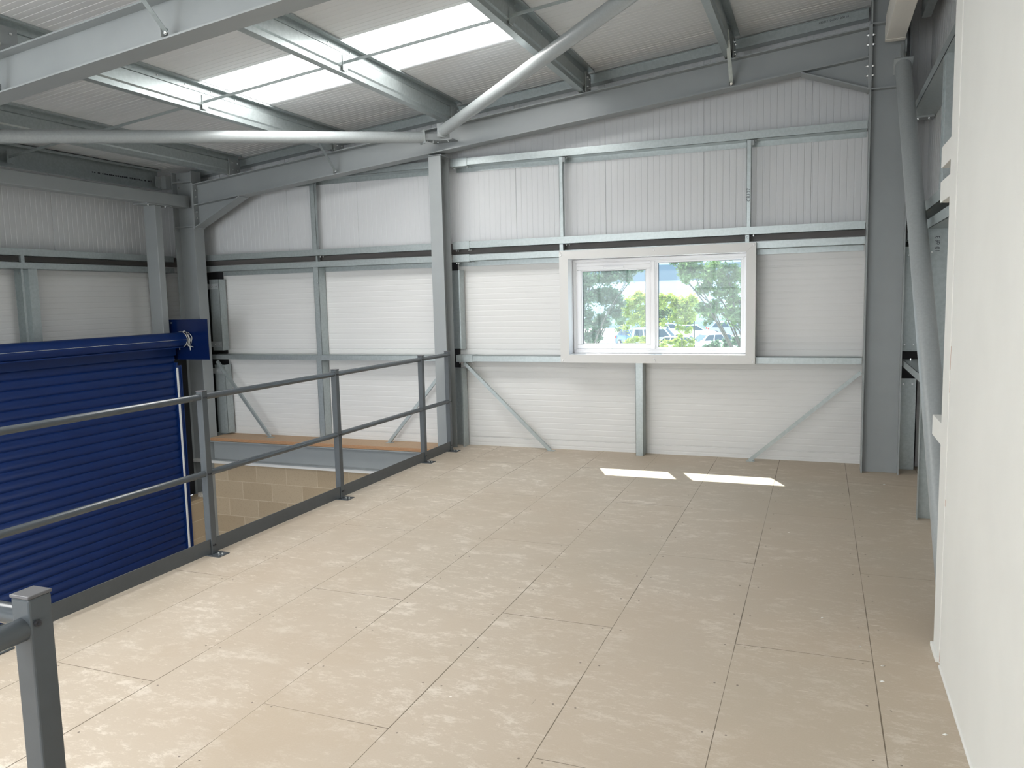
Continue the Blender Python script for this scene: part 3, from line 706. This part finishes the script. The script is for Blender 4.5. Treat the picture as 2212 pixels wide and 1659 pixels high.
# block pier by the shutter
bp = thing('block_pier', (-7.3, 7.68, -2.7), 'pale concrete block pier between the shutter guide and the left column', 'block pier')
MB().box(-7.43, -7.20, 7.43, 7.765, -2.7, -.74).build('blockwork', 'block_y', bp)
MB().box(-7.30, -7.20, 7.66, 7.765, -.74, -.69).build('mortar_cap', 'plaster', bp)

# ---------------------------------------------------------------- roller shutter
sh = thing('roller_shutter', (-7.2, 5.3, -2.7), 'blue slatted roller shutter with its barrel on the left wall', 'roller shutter')
mb = MB(); pitch_s = .0965; z = 1.085; prof = []
while z > -2.68:
    for i in range(7):
        a = i/7; prof.append((-.010+.009*math.sin(math.pi*a)**.8, z-pitch_s*a*.95))
    prof.append((-.016, z-pitch_s*.955)); prof.append((-.018, z-pitch_s*.985)); z -= pitch_s
vs = []; XS = -7.215
for px_, pz_ in prof: vs += [(XS+px_, 3.2, pz_), (XS+px_, 7.345, pz_)]
fs = [(2*i, 2*i+1, 2*i+3, 2*i+2) for i in range(len(prof)-1)]
mb.add(vs, fs, True); mb.box(XS-.035, XS-.022, 3.2, 7.345, -2.69, 1.08)
cur = mb.build('curtain', 'blue', sh)
mb = MB(); cx, cz, r0 = -7.11, 1.268, .088; pts = []
N = 48
for i in range(N):
    a = 2*math.pi*i/N; rr = r0*(1.0+.02*math.cos(6*a)); pts.append(Vector((cx+rr*math.cos(a), 3.1, cz+rr*math.sin(a))))
mb.ext(pts, (0, 4.27, 0), True)
bar_ = mb.build('barrel', 'blue', sh)
MB().box(cx+r0-.006, cx+r0+.005, 3.1, 7.36, cz-.001, cz+.002).build('slat_end', 'bolt', sh)  # bright metal edge paints the highlight line along the barrel
MB().box(cx+r0*.5, cx+r0*.55+.006, 3.1, 7.33, cz-.095, cz-.083).build('slat_end', 'blue', sh)
MB().box(-7.20, -7.185, 3.1, 7.34, 1.08, 1.20).build('feed_in_slat', 'blue', sh)
g = MB(); g.box(-7.252, -7.19, 7.335, 7.415, -2.7, .955); g.box(-7.19, -7.182, 7.40, 7.415, -2.7, .955); g.box(-7.252, -7.182, 7.335, 7.36, .955, .99)
g.build('guide_rail', 'blue', sh, bevel=.002)
MB().box(-7.19, -7.176, 7.332, 7.352, -2.7, .93).build('brush_seal', 'seal', sh)
MB().box(-7.47, -6.755, 7.42, 7.428, 1.022, 1.505).box(-7.40, -7.33, 7.418, 7.42, 1.022, 1.505).build('end_plate', 'blue_plate', sh)
for p in ((-7.358, 7.418, 1.435), (-7.295, 7.42, 1.465)): bolt(p, (0, -1, 0), sh, .009)
# steel cable ties and strap hanging at the barrel end
mb = MB()
def arc(y, r_, a0, a1, n=14, dx=0, dz=0): return [(cx+dx+r_*math.cos(a0+(a1-a0)*i/n), y+.004*math.sin(1.1*i), cz+dz+r_*math.sin(a0+(a1-a0)*i/n)) for i in range(n+1)]
mb.path(arc(7.36, .094, -1.9, 1.9), .004, 6); mb.path(arc(7.375, .075, -1.5, 2.2, dx=.03), .004, 6); mb.path(arc(7.39, .082, -1.2, 1.7, dx=.055, dz=.005), .0035, 6)
mb.path(arc(7.40, .060, -2.0, 1.6, dx=.04), .005, 6); mb.tube((cx+.02, 7.37, cz+.085), (cx+.05, 7.38, cz+.10), .010, 8)
mb.path([(cx+.06, 7.38, cz+.09), (cx+.10, 7.38, cz+.05), (cx+.115, 7.38, cz-.02), (cx+.10, 7.38, cz-.07)], .004, 6)
mb.path([(cx+.07, 7.38, cz-.05), (cx+.11, 7.38, cz-.09), (cx+.115, 7.38, cz-.13)], .006, 6); mb.tube((cx+.09, 7.37, cz-.075), (cx+.15, 7.39, cz-.092), .006, 6)
mb.path([(cx-.04, 7.37, cz-.085), (cx-.04, 7.37, cz-.125)], .004, 6)
mb.build('cable_ties', 'wire', sh)
mb = MB(); mb.tube((cx, 7.37, cz), (cx, 7.42, cz), .055, 24); mb.build('barrel_shaft', 'galv', sh)

# ---------------------------------------------------------------- window
wi = struct(empty('window_1', (-1.565, 7.96, 1.05)))
fo = (-2.552, -.580, .976, 2.142); fi = (-2.457, -.668, 1.063, 2.056)
def mitre(mb, o_, i_, y, t_):
    (a, b, c, d), (e, f, g_, h) = o_, i_
    O = [(a, c), (b, c), (b, d), (a, d)]; I = [(e, g_), (f, g_), (f, h), (e, h)]
    for k in range(4):
        j = (k+1) % 4; q = .0007
        P = [O[k], O[j], I[j], I[k]]; cxm = sum(p[0] for p in P)/4; czm = sum(p[1] for p in P)/4
        P = [(p[0]+(cxm-p[0])*q, p[1]+(czm-p[1])*q*2) for p in P]
        mb.ext([(p[0], y, p[1]) for p in P], (0, t_, 0))
mb = MB(); mitre(mb, fo, fi, 7.958, .003); fl = mb.build('flashing', 'trim', wi)
mb = MB(); mb.box(fo[0], fo[0]+.003, 7.961, 8.03, fo[2], fo[3]); mb.box(fo[1]-.003, fo[1], 7.961, 8.03, fo[2], fo[3])
mb.box(fo[0], fo[1], 7.961, 8.03, fo[2], fo[2]+.003); mb.box(fo[0], fo[1], 7.961, 8.03, fo[3]-.003, fo[3]); mb.build('flashing_return', 'trim', wi)
mb = MB(); a, b, c, d = fi
mb.box(a-.004, a, 7.961, 8.19, c-.004, d+.004); mb.box(b, b+.004, 7.961, 8.19, c-.004, d+.004); mb.box(a, b, 7.961, 8.19, d, d+.004); mb.box(a, b, 7.961, 8.19, c-.004, c)
mb.build('reveal', 'upvc', wi)
for p in ((-2.53, 2.10), (-1.56, 2.11), (-.60, 2.12), (-2.53, 1.0), (-1.56, 1.02), (-.60, .995)):
    MB().tube((p[0], 7.958, p[1]), (p[0], 7.953, p[1]), .011, 16, .008).build('screw_cap', 'upvc', wi)
MB().path([(-1.565, 7.952, 1.03), (-1.54, 7.952, 1.02), (-1.55, 7.952, 1.005), (-1.542, 7.952, .99)], .003, 6).build('peeling_tab', 'upvc', wi)
def ring(mb, x0, x1, z0, z1, w_, y0, y1):
    mb.box(x0, x1, y0, y1, z0, z0+w_); mb.box(x0, x1, y0, y1, z1-w_, z1); mb.box(x0, x0+w_, y0, y1, z0+w_, z1-w_); mb.box(x1-w_, x1, y0, y1, z0+w_, z1-w_)
mb = MB(); ring(mb, fi[0], fi[1], fi[2], fi[3], .046, 8.13, 8.20); ring(mb, fi[0]+.004, fi[1]-.004, fi[2]+.004, fi[3]-.004, .030, 8.122, 8.13); mb.box(-1.630, -1.568, 8.13, 8.20, fi[2]+.046, fi[3]-.046); mb.box(-1.618, -1.58, 8.122, 8.13, fi[2]+.046, fi[3]-.046)
mb.box(-2.412, -1.626, 8.125, 8.195, 1.983, 2.013); mb.build('window_frame', 'upvc', wi, bevel=.004)
mb = MB(); ring(mb, -2.412, -1.626, 1.112, 1.985, .044, 8.128, 8.185); ring(mb, -2.37, -1.668, 1.152, 1.943, .014, 8.14, 8.18); sa = mb.build('sash', 'upvc', wi, bevel=.005)
mb = MB(); ring(mb, -1.570, -.712, 1.107, 2.012, .020, 8.135, 8.18); mb.build('glazing_bead', 'upvc', wi, bevel=.004)
MB().box(-2.356, -1.682, 8.158, 8.166, 1.166, 1.929).build('pane', 'glass', sa)
MB().box(-1.550, -.732, 8.158, 8.166, 1.127, 1.992).build('pane', 'glass', wi)
mb = MB(); ring(mb, -2.356, -1.682, 1.166, 1.929, .004, 8.154, 8.170); mb.build('gasket', 'black', sa)
mb = MB(); ring(mb, -1.550, -.732, 1.127, 1.992, .003, 8.154, 8.170); mb.build('gasket', 'black', wi)
MB().box(-2.12, -1.90, 8.108, 8.128, 1.952, 1.974).build('trickle_vent', 'upvc', sa, bevel=.005)
mb = MB(); mb.tube((-2.04, 8.128, 1.128), (-2.04, 8.10, 1.128), .014, 12); mb.path([(-2.06, 8.098, 1.128), (-2.03, 8.092, 1.124), (-1.99, 8.092, 1.132), (-1.965, 8.094, 1.126)], .007, 8)
mb.build('handle', 'bolt', sa)

# ---------------------------------------------------------------- railings
def post(r, x, y, plate=True, side=1):
    w_ = .025
    p = MB().box(x-w_, x+w_, y-w_, y+w_, .008, 1.103).build('post', 'rail', r, bevel=.004)
    MB().box(x-w_-.0015, x+w_+.0015, y-w_-.0015, y+w_+.0015, 1.103, 1.110).build('post_cap', 'cap', p, bevel=.002)
    if plate:
        pl = MB().box(x-.075*side, x+.105*side, y-.05, y+.05, 0.0, .008).build('base_plate', 'rail', p, bevel=.001)
        for dx in (.055, .085): bolt((x+dx*side, y, .008), (0, 0, 1), p, .009, .006)
    return p
XRL = -3.79
gr = thing('guard_railing', (XRL, 5.1, 0), 'dark grey tubular guard railing with kickboard along the open edge of the deck', 'railing')
PY = [1.0, 2.535, 4.07, 5.61, 7.15, 7.765]
for y in PY: post(gr, XRL, y)
for zc_, nm in ((1.068, 'top_rail'), (.555, 'middle_rail')):
    for i in range(len(PY)-1): MB().tube((XRL, PY[i]+.02, zc_), (XRL, PY[i+1]-.02, zc_), .0212, 24).build(nm, 'rail', gr)
    for y in PY[1:]:
        for dy in (-.008, .010): bolt((XRL+.025, y+dy, zc_-.004), (1, 0, 0), gr, .006, .005, 'darkbolt')
for i in range(len(PY)-1):
    MB().box(XRL+.012, XRL+.018, PY[i]+.028, PY[i+1]-.028, .014, .112).build('kickboard', 'rail', gr, bevel=.001)
for y in PY[1:]:
    for dy in (-.036, .036): MB().box(XRL+.004, XRL+.012, y+dy-.012, y+dy+.012, .02, .10).build('bracket', 'rail', gr)
    for dy in (-.008, .010): bolt((XRL+.025, y+dy, .065), (1, 0, 0), gr, .007, .005, 'darkbolt')
g2 = thing('guard_railing', (-1.456, 1.063, 0), 'dark grey corner post with rails in the near left foreground', 'railing')
fp = post(g2, -1.456, 1.064, True)
MB().tube((-1.456, 1.045, 1.040), (-1.456, -.6, 1.040), .0235, 32).build('top_rail', 'rail', g2)
MB().tube((-1.478, 1.066, 1.055), (-3.30, 1.066, 1.055), .0212, 32).build('top_rail', 'rail', g2)
MB().tube((-1.456, 1.045, .53), (-1.456, -.6, .53), .0212, 32).build('middle_rail', 'rail', g2)
MB().tube((-1.478, 1.066, .54), (-3.30, 1.066, .54), .0212, 32).build('middle_rail', 'rail', g2)
for z in (1.040, .53): bolt((-1.431, 1.052, z+.012), (1, 0, 0), g2, .0075, .007, 'darkbolt')
post(g2, -1.456, -.62); post(g2, -3.32, 1.066)

# small litter on the deck
for i in range(6):
    x, y = random.uniform(-.05, .5), random.uniform(3.0, 4.2)
    if i > 4: x, y = random.uniform(.38, .6), random.uniform(7.3, 7.7)
    s_ = random.uniform(.006, .014)
    o = MB().add([(x-s_, y, .001), (x, y-s_*.6, .001), (x+s_, y+s_*.2, .001), (x+s_*.3, y+s_, .001), (x, y, .006)], [(0, 1, 4), (1, 2, 4), (2, 3, 4), (3, 0, 4), (3, 2, 1, 0)]).build('plaster_crumb', 'white' if i % 3 else 'plaster', None, loc=(x, y, 0))
    tag(o, 'tiny pale plaster crumb on the deck near the '+('partition end' if i <= 4 else 'foot of the right column'), 'debris', 'plaster crumbs near the partition' if i <= 4 else None)

# ---------------------------------------------------------------- outside
def leaf_mat(name, c0, c1):
    m_ = mat(name, c0, .5); t = NT(m_); p = t.pos(); f = t.noise(p, 3.5, 4)
    t.l(t.mix(t.ramp(f, .35, .65), c0, c1), t.b.inputs['Base Color'])
    tr = t.n('ShaderNodeBsdfTranslucent'); tr.inputs[0].default_value = (*[min(1, x*1.3) for x in c1], 1)
    mx = t.n('ShaderNodeMixShader'); mx.inputs[0].default_value = .35
    out = [n for n in t.t.nodes if n.type == 'OUTPUT_MATERIAL'][0]
    t.l(t.b.outputs[0], mx.inputs[1]); t.l(tr.outputs[0], mx.inputs[2]); t.l(mx.outputs[0], out.inputs[0]); return m_
M['leaf_d'] = leaf_mat('dark_leaves', (.07, .13, .085), (.15, .24, .13)); M['leaf_y'] = leaf_mat('sunlit_yellow_green_leaves', (.18, .30, .05), (.42, .48, .10))
M['leaf_m'] = leaf_mat('mid_green_leaves', (.08, .15, .07), (.18, .28, .10)); M['bark'] = mat('bark', (.12, .11, .09), .9)
M['tarmac'] = speckle(mat('pale_sunlit_tarmac', (.42, .42, .42), .9), .5, .06)
GZ = -2.7
mb = MB(); mb.box(-120, 60, 8.6, 190, GZ-.1, GZ); struct(mb.build('ground', 'tarmac'))
def cam_pt(px, py, depth):
    d = R2*((px-1106)/FPX)+U2*(-(py-829.5)/FPX)+F; return Vector((0, 0, EYE))+d*depth
def foliage(clumps, n, size, seed):
    rnd = random.Random(seed); mb = MB()
    for _ in range(n):
        c, rad = clumps[rnd.randrange(len(clumps))]
        v = Vector((rnd.gauss(0, 1), rnd.gauss(0, 1), rnd.gauss(0, 1))).normalized()*rad*min(2.2, abs(rnd.gauss(0, .85)))
        p = Vector(c)+Vector((v.x, v.y, v.z*.8)); a = Vector((rnd.gauss(0, 1), rnd.gauss(0, 1), rnd.gauss(0, .6))).normalized(); b = a.orthogonal().normalized()
        b = (Matrix.Rotation(rnd.random()*6.28, 3, a) @ b); s_ = size*rnd.uniform(.6, 1.3)
        mb.add([p-a*s_, p+b*s_*.5, p+a*s_, p-b*s_*.5], [(0, 1, 2, 3)])
    return mb
def tree(px, depth, top_py, crown, n, size, m_, label, seed, trunk=True, group='trees outside the window', name='tree'):
    base = cam_pt(px, 700, depth); base.z = GZ
    r = thing(name, base, label, 'tree' if trunk else 'shrub', group)
    rnd = random.Random(seed); cl_ = []
    for (cx_, cy_, rp) in crown:
        for _ in range(9):
            q = cam_pt(cx_+rnd.uniform(-.6, .6)*rp, cy_+rnd.uniform(-.6, .6)*rp, depth+rnd.uniform(-1, 1)*rp*depth/FPX); cl_.append((q, rp*.42*depth/FPX))
    foliage(cl_, n, size, seed).build('crown', m_, r)
    if trunk:
        mb = MB(); side_ = -1 if px < 1400 else 1; t0 = Vector(base)+R2*side_*depth*.052; t1_ = t0+Vector((.1, .1, (crown_z(cl_)-GZ)*.45)); t0.z = GZ; mb.tube(t0, t1_, .13, 10, .07)
        for q, _ in cl_[::11]:
            mid = t1_.lerp(q, .5)+Vector((rnd.uniform(-.3, .3), rnd.uniform(-.3, .3), .55)); mb.tube(t1_, mid, .028, 6, .015); mb.tube(mid, q, .015, 6, .005)
        mb.build('branches', 'bark', r)
    else:
        mb = MB()
        q = cl_[len(cl_)//2][0]; mb.tube((q.x, q.y, GZ), q, .04, 6, .015)
        low = [(Vector((c_.x, c_.y, z_)), r_) for c_, r_ in cl_[::3] for z_ in ([GZ+r_*.6+(c_.z-GZ)*k_/3 for k_ in range(3)] if depth > 40 else [GZ+r_*.5+(c_.z-GZ)*k_/4 for k_ in range(4)])]
        foliage(low, n//2, size, seed+50).build('lower_foliage', m_, r)
        mb.build('stems', 'bark', r)
    return r
def crown_z(cl_): return sum(q.z for q, _ in cl_)/len(cl_)
tree(1300, 17, 500, [(1275, 600, 28), (1310, 590, 26), (1345, 590, 22), (1365, 580, 22), (1270, 640, 26), (1305, 640, 26), (1335, 645, 20), (1275, 690, 26), (1305, 690, 20), (1330, 680, 16), (1272, 728, 14), (1290, 725, 12), (1250, 560, 40), (1240, 640, 40), (1310, 540, 40), (1385, 575, 10)], 26000, .040, 'leaf_d', 'dark leafy tree filling the left window pane', 3)
tree(1560, 15, 500, [(1540, 585, 26), (1575, 590, 26), (1500, 585, 22), (1480, 580, 16), (1560, 620, 24), (1585, 640, 22), (1520, 620, 20), (1480, 605, 10), (1585, 675, 16), (1545, 660, 18), (1515, 665, 14), (1560, 540, 40), (1490, 545, 36), (1620, 600, 40), (1610, 680, 40), (1455, 560, 12)], 20000, .038, 'leaf_m', 'mid green tree with loose branches filling the right window pane', 5)
tree(1440, 48, 600, [(1435, 650, 16), (1460, 655, 18), (1482, 660, 16), (1500, 650, 14), (1465, 675, 14), (1490, 680, 12), (1450, 640, 10)], 9000, .10, 'leaf_y', 'sunlit yellow green bush between the trees, behind the mullion', 8, trunk=False, name='bush')
tree(1375, 52, 600, [(1365, 655, 16), (1385, 650, 16), (1350, 670, 14), (1395, 668, 14), (1378, 640, 10)], 9000, .10, 'leaf_y', 'sunlit yellow green bush at the right of the left pane', 9, trunk=False, name='bush')
tree(1420, 92, 600, [(1340, 672, 20), (1380, 675, 18), (1420, 678, 18), (1450, 676, 16), (1480, 678, 16), (1530, 676, 18), (1580, 672, 20), (1430, 655, 10)], 12000, .16, 'leaf_m', 'mid green hedge line behind the parked cars', 10, trunk=False, name='hedge', group='hedges outside')
tree(1570, 19, 700, [(1545, 745, 12), (1570, 742, 12), (1592, 738, 12), (1525, 752, 8)], 4000, .035, 'leaf_d', 'dark low shrub at the bottom right of the window', 11, trunk=False, name='shrub')
tree(1400, 22, 700, [(1385, 745, 6), (1395, 742, 5), (1462, 738, 8), (1470, 725, 6), (1440, 752, 6), (1455, 752, 8)], 1800, .035, 'leaf_y', 'sparse sunlit sprigs in front of the parked van', 12, trunk=False, name='shrub')
# office building far behind
bpz = cam_pt(1430, 636, 120)
ob = thing('office_building', (bpz.x, bpz.y, GZ), 'white building with grey-blue window bands behind the trees', 'building')
M['bwall'] = mat('pale_blue_white_render', (.62, .72, .80), .7); M['bglass'] = mat('grey_blue_window_band', (.16, .22, .28), .3)
L_, Rg = cam_pt(1230, 636, 120), cam_pt(1640, 636, 120); x0, x1 = L_.x, Rg.x; yb = 112
MB().box(x0-8, x1+8, yb, yb+14, GZ, 11).build('wall', 'bwall', ob)
for z0, z1 in ((3.6, 5.8), (8.0, 9.8)): MB().box(x0-8, x1+8, yb-.15, yb, z0, z1).build('window_band', 'bglass', ob)
# parked cars
for nm, c in (('silver', (.55, .62, .68)), ('bluecar', (.03, .18, .55)), ('whitecar', (.80, .82, .85)), ('greycar', (.40, .43, .50))): M[nm] = mat(nm+'_paint', c, .25, coat=.6)
M['cglass'] = mat('car_glass', (.04, .07, .10), .08); M['tail'] = mat('red_lamp_lens', (.6, .03, .02), .3); M['tyre'] = mat('tyre', (.02, .02, .02), .8); M['alloy'] = mat('alloy', (.6, .6, .6), .3, .8)
def car(px, py, depth, ang, paint, label, L=4.2, H=1.48, van=False):
    base = cam_pt(px, py, depth); base.z = GZ
    r = thing('parked_car', base, label, 'car', 'cars parked beyond the trees')
    W = .86; rot = Matrix.Rotation(ang, 4, 'Z')
    def put(mb, name, m_, bevel=0, parent=None):
        o = bpy.data.objects.new(name, bpy.data.meshes.new(name)); o.data.from_pydata([tuple(rot @ Vector(v)) for v in mb.v], [], mb.f); o.data.materials.append(M[m_]); col.objects.link(o); o.parent = parent or r
        for p_ in o.data.polygons: p_.use_smooth = bevel > 0
        if bevel: b_ = o.modifiers.new('bevel', 'BEVEL'); b_.width = bevel; b_.segments = 3; b_.limit_method = 'ANGLE'
        return o
    h = L/2
    if van: roof = [(-h+.06, .95), (-h+.22, H), (h-1.75, H), (h-1.05, 1.02)]
    else: roof = [(-h+.12, .92), (-h+.75, H-.03), (h-1.95, H), (h-1.05, .95)]
    body = [(-h, .32), (-h+.02, .78), (-h+.10, .95), (h-1.05, .97), (h-.30, .80), (h, .62), (h, .30), (h-.3, .22), (-h+.3, .22)]
    mb = MB(); n = len(body); vs = []
    for sy_, k_ in ((-1, .93), (-1, 1), (1, 1), (1, .93)):
        vs += [(x if k_ == 1 else x*.985, sy_*W*k_, z_) for x, z_ in body]
    mb.add(vs, [tuple(range(n))[::1], tuple(range(4*n-1, 3*n-1, -1))]+[(k*n+i, k*n+(i+1) % n, (k+1)*n+(i+1) % n, (k+1)*n+i) for k in range(3) for i in range(n)])
    put(mb, 'body', paint, .05)
    def cab(e, zo=0):
        q = []
        for sy_ in (-1, 1):
            for i, (x, z_) in enumerate(roof): q.append((x, sy_*(W-.04+e if i in (0, 3) else W-.20+e), z_+zo))
        m2 = MB(); m2.add(q, [(0, 1, 2, 3), (7, 6, 5, 4), (0, 4, 5, 1), (1, 5, 6, 2), (2, 6, 7, 3), (3, 7, 4, 0)]); return m2
    put(cab(0), 'cabin', paint, .05)
    for sy_ in (-1, 1):
        def P(t_, s_):   # t along length, s up the side glass
            lo = Vector((roof[0][0]*(1-t_)+roof[3][0]*t_, sy_*(W-.04), roof[0][1]*(1-t_)+roof[3][1]*t_)); hi = Vector((roof[1][0]*(1-t_)+roof[2][0]*t_, sy_*(W-.20), H)); return lo.lerp(hi, s_)+Vector((0, sy_*.012, .003))
        for t0, t1_ in ((.07, .30), (.34, .62), (.66, .95)):
            a = [P(t0, .12), P(t1_, .12), P(t1_, .86), P(t0, .86)]; m3 = MB(); m3.ext(a, (0, sy_*.01, 0)); put(m3, 'side_window', 'cglass')
    def Q(i, j, s_, y_): 
        a = Vector((roof[i][0], y_*(W-.10), roof[i][1])); b = Vector((roof[j][0], y_*(W-.26), roof[j][1])); return a.lerp(b, s_)
    for i, j, dx, nm in ((0, 1, -.02, 'rear_window'), (3, 2, .02, 'windscreen')):
        m3 = MB(); m3.ext([Q(i, j, .15, -1), Q(i, j, .15, 1), Q(i, j, .88, 1), Q(i, j, .88, -1)], (dx, 0, .01)); put(m3, nm, 'cglass')
    for sy_ in (-1, 1):
        m3 = MB(); m3.box(-h-.02, -h+.10, sy_*(W-.20), sy_*(W+.008), .70, .92); put(m3, 'tail_lamp', 'tail')
        m3 = MB(); m3.box(h-.16, h-.02, sy_*(W-.30), sy_*(W-.02), .58, .70); put(m3, 'headlamp', 'upvc')
        for wx in (-h+.75, h-.80):
            m3 = MB(); m3.tube((wx, sy_*(W-.20), .31), (wx, sy_*(W+.01), .31), .31, 24); wo = put(m3, 'wheel', 'tyre')
            m3 = MB(); m3.tube((wx, sy_*(W+.005), .31), (wx, sy_*(W+.018), .31), .19, 16); put(m3, 'hub', 'alloy', parent=wo)
    return r
A0 = .05
car(1425, 740, 62, A0, 'silver', 'silver blue high-roofed estate car seen through the mullion', 4.4, 1.80, True)
car(1372, 736, 67, A0-.9, 'bluecar', 'blue hatchback beside the silver high-roofed car', 4.0, 1.50)
car(1480, 745, 56, A0, 'whitecar', 'white saloon in front of the silver high-roofed car', 4.3, 1.42)
car(1560, 738, 58, A0+.5, 'whitecar', 'white car at the right edge of the window behind the low shrub', 4.3, 1.45)
car(1500, 715, 74, A0, 'whitecar', 'white car in the second row behind the white saloon', 4.4, 1.5)
car(1575, 708, 80, A0+.2, 'greycar', 'grey car in the second row at the right', 4.4, 1.5)
car(1450, 705, 79, A0, 'whitecar', 'white car roof showing behind the silver high-roofed car', 4.4, 1.5)
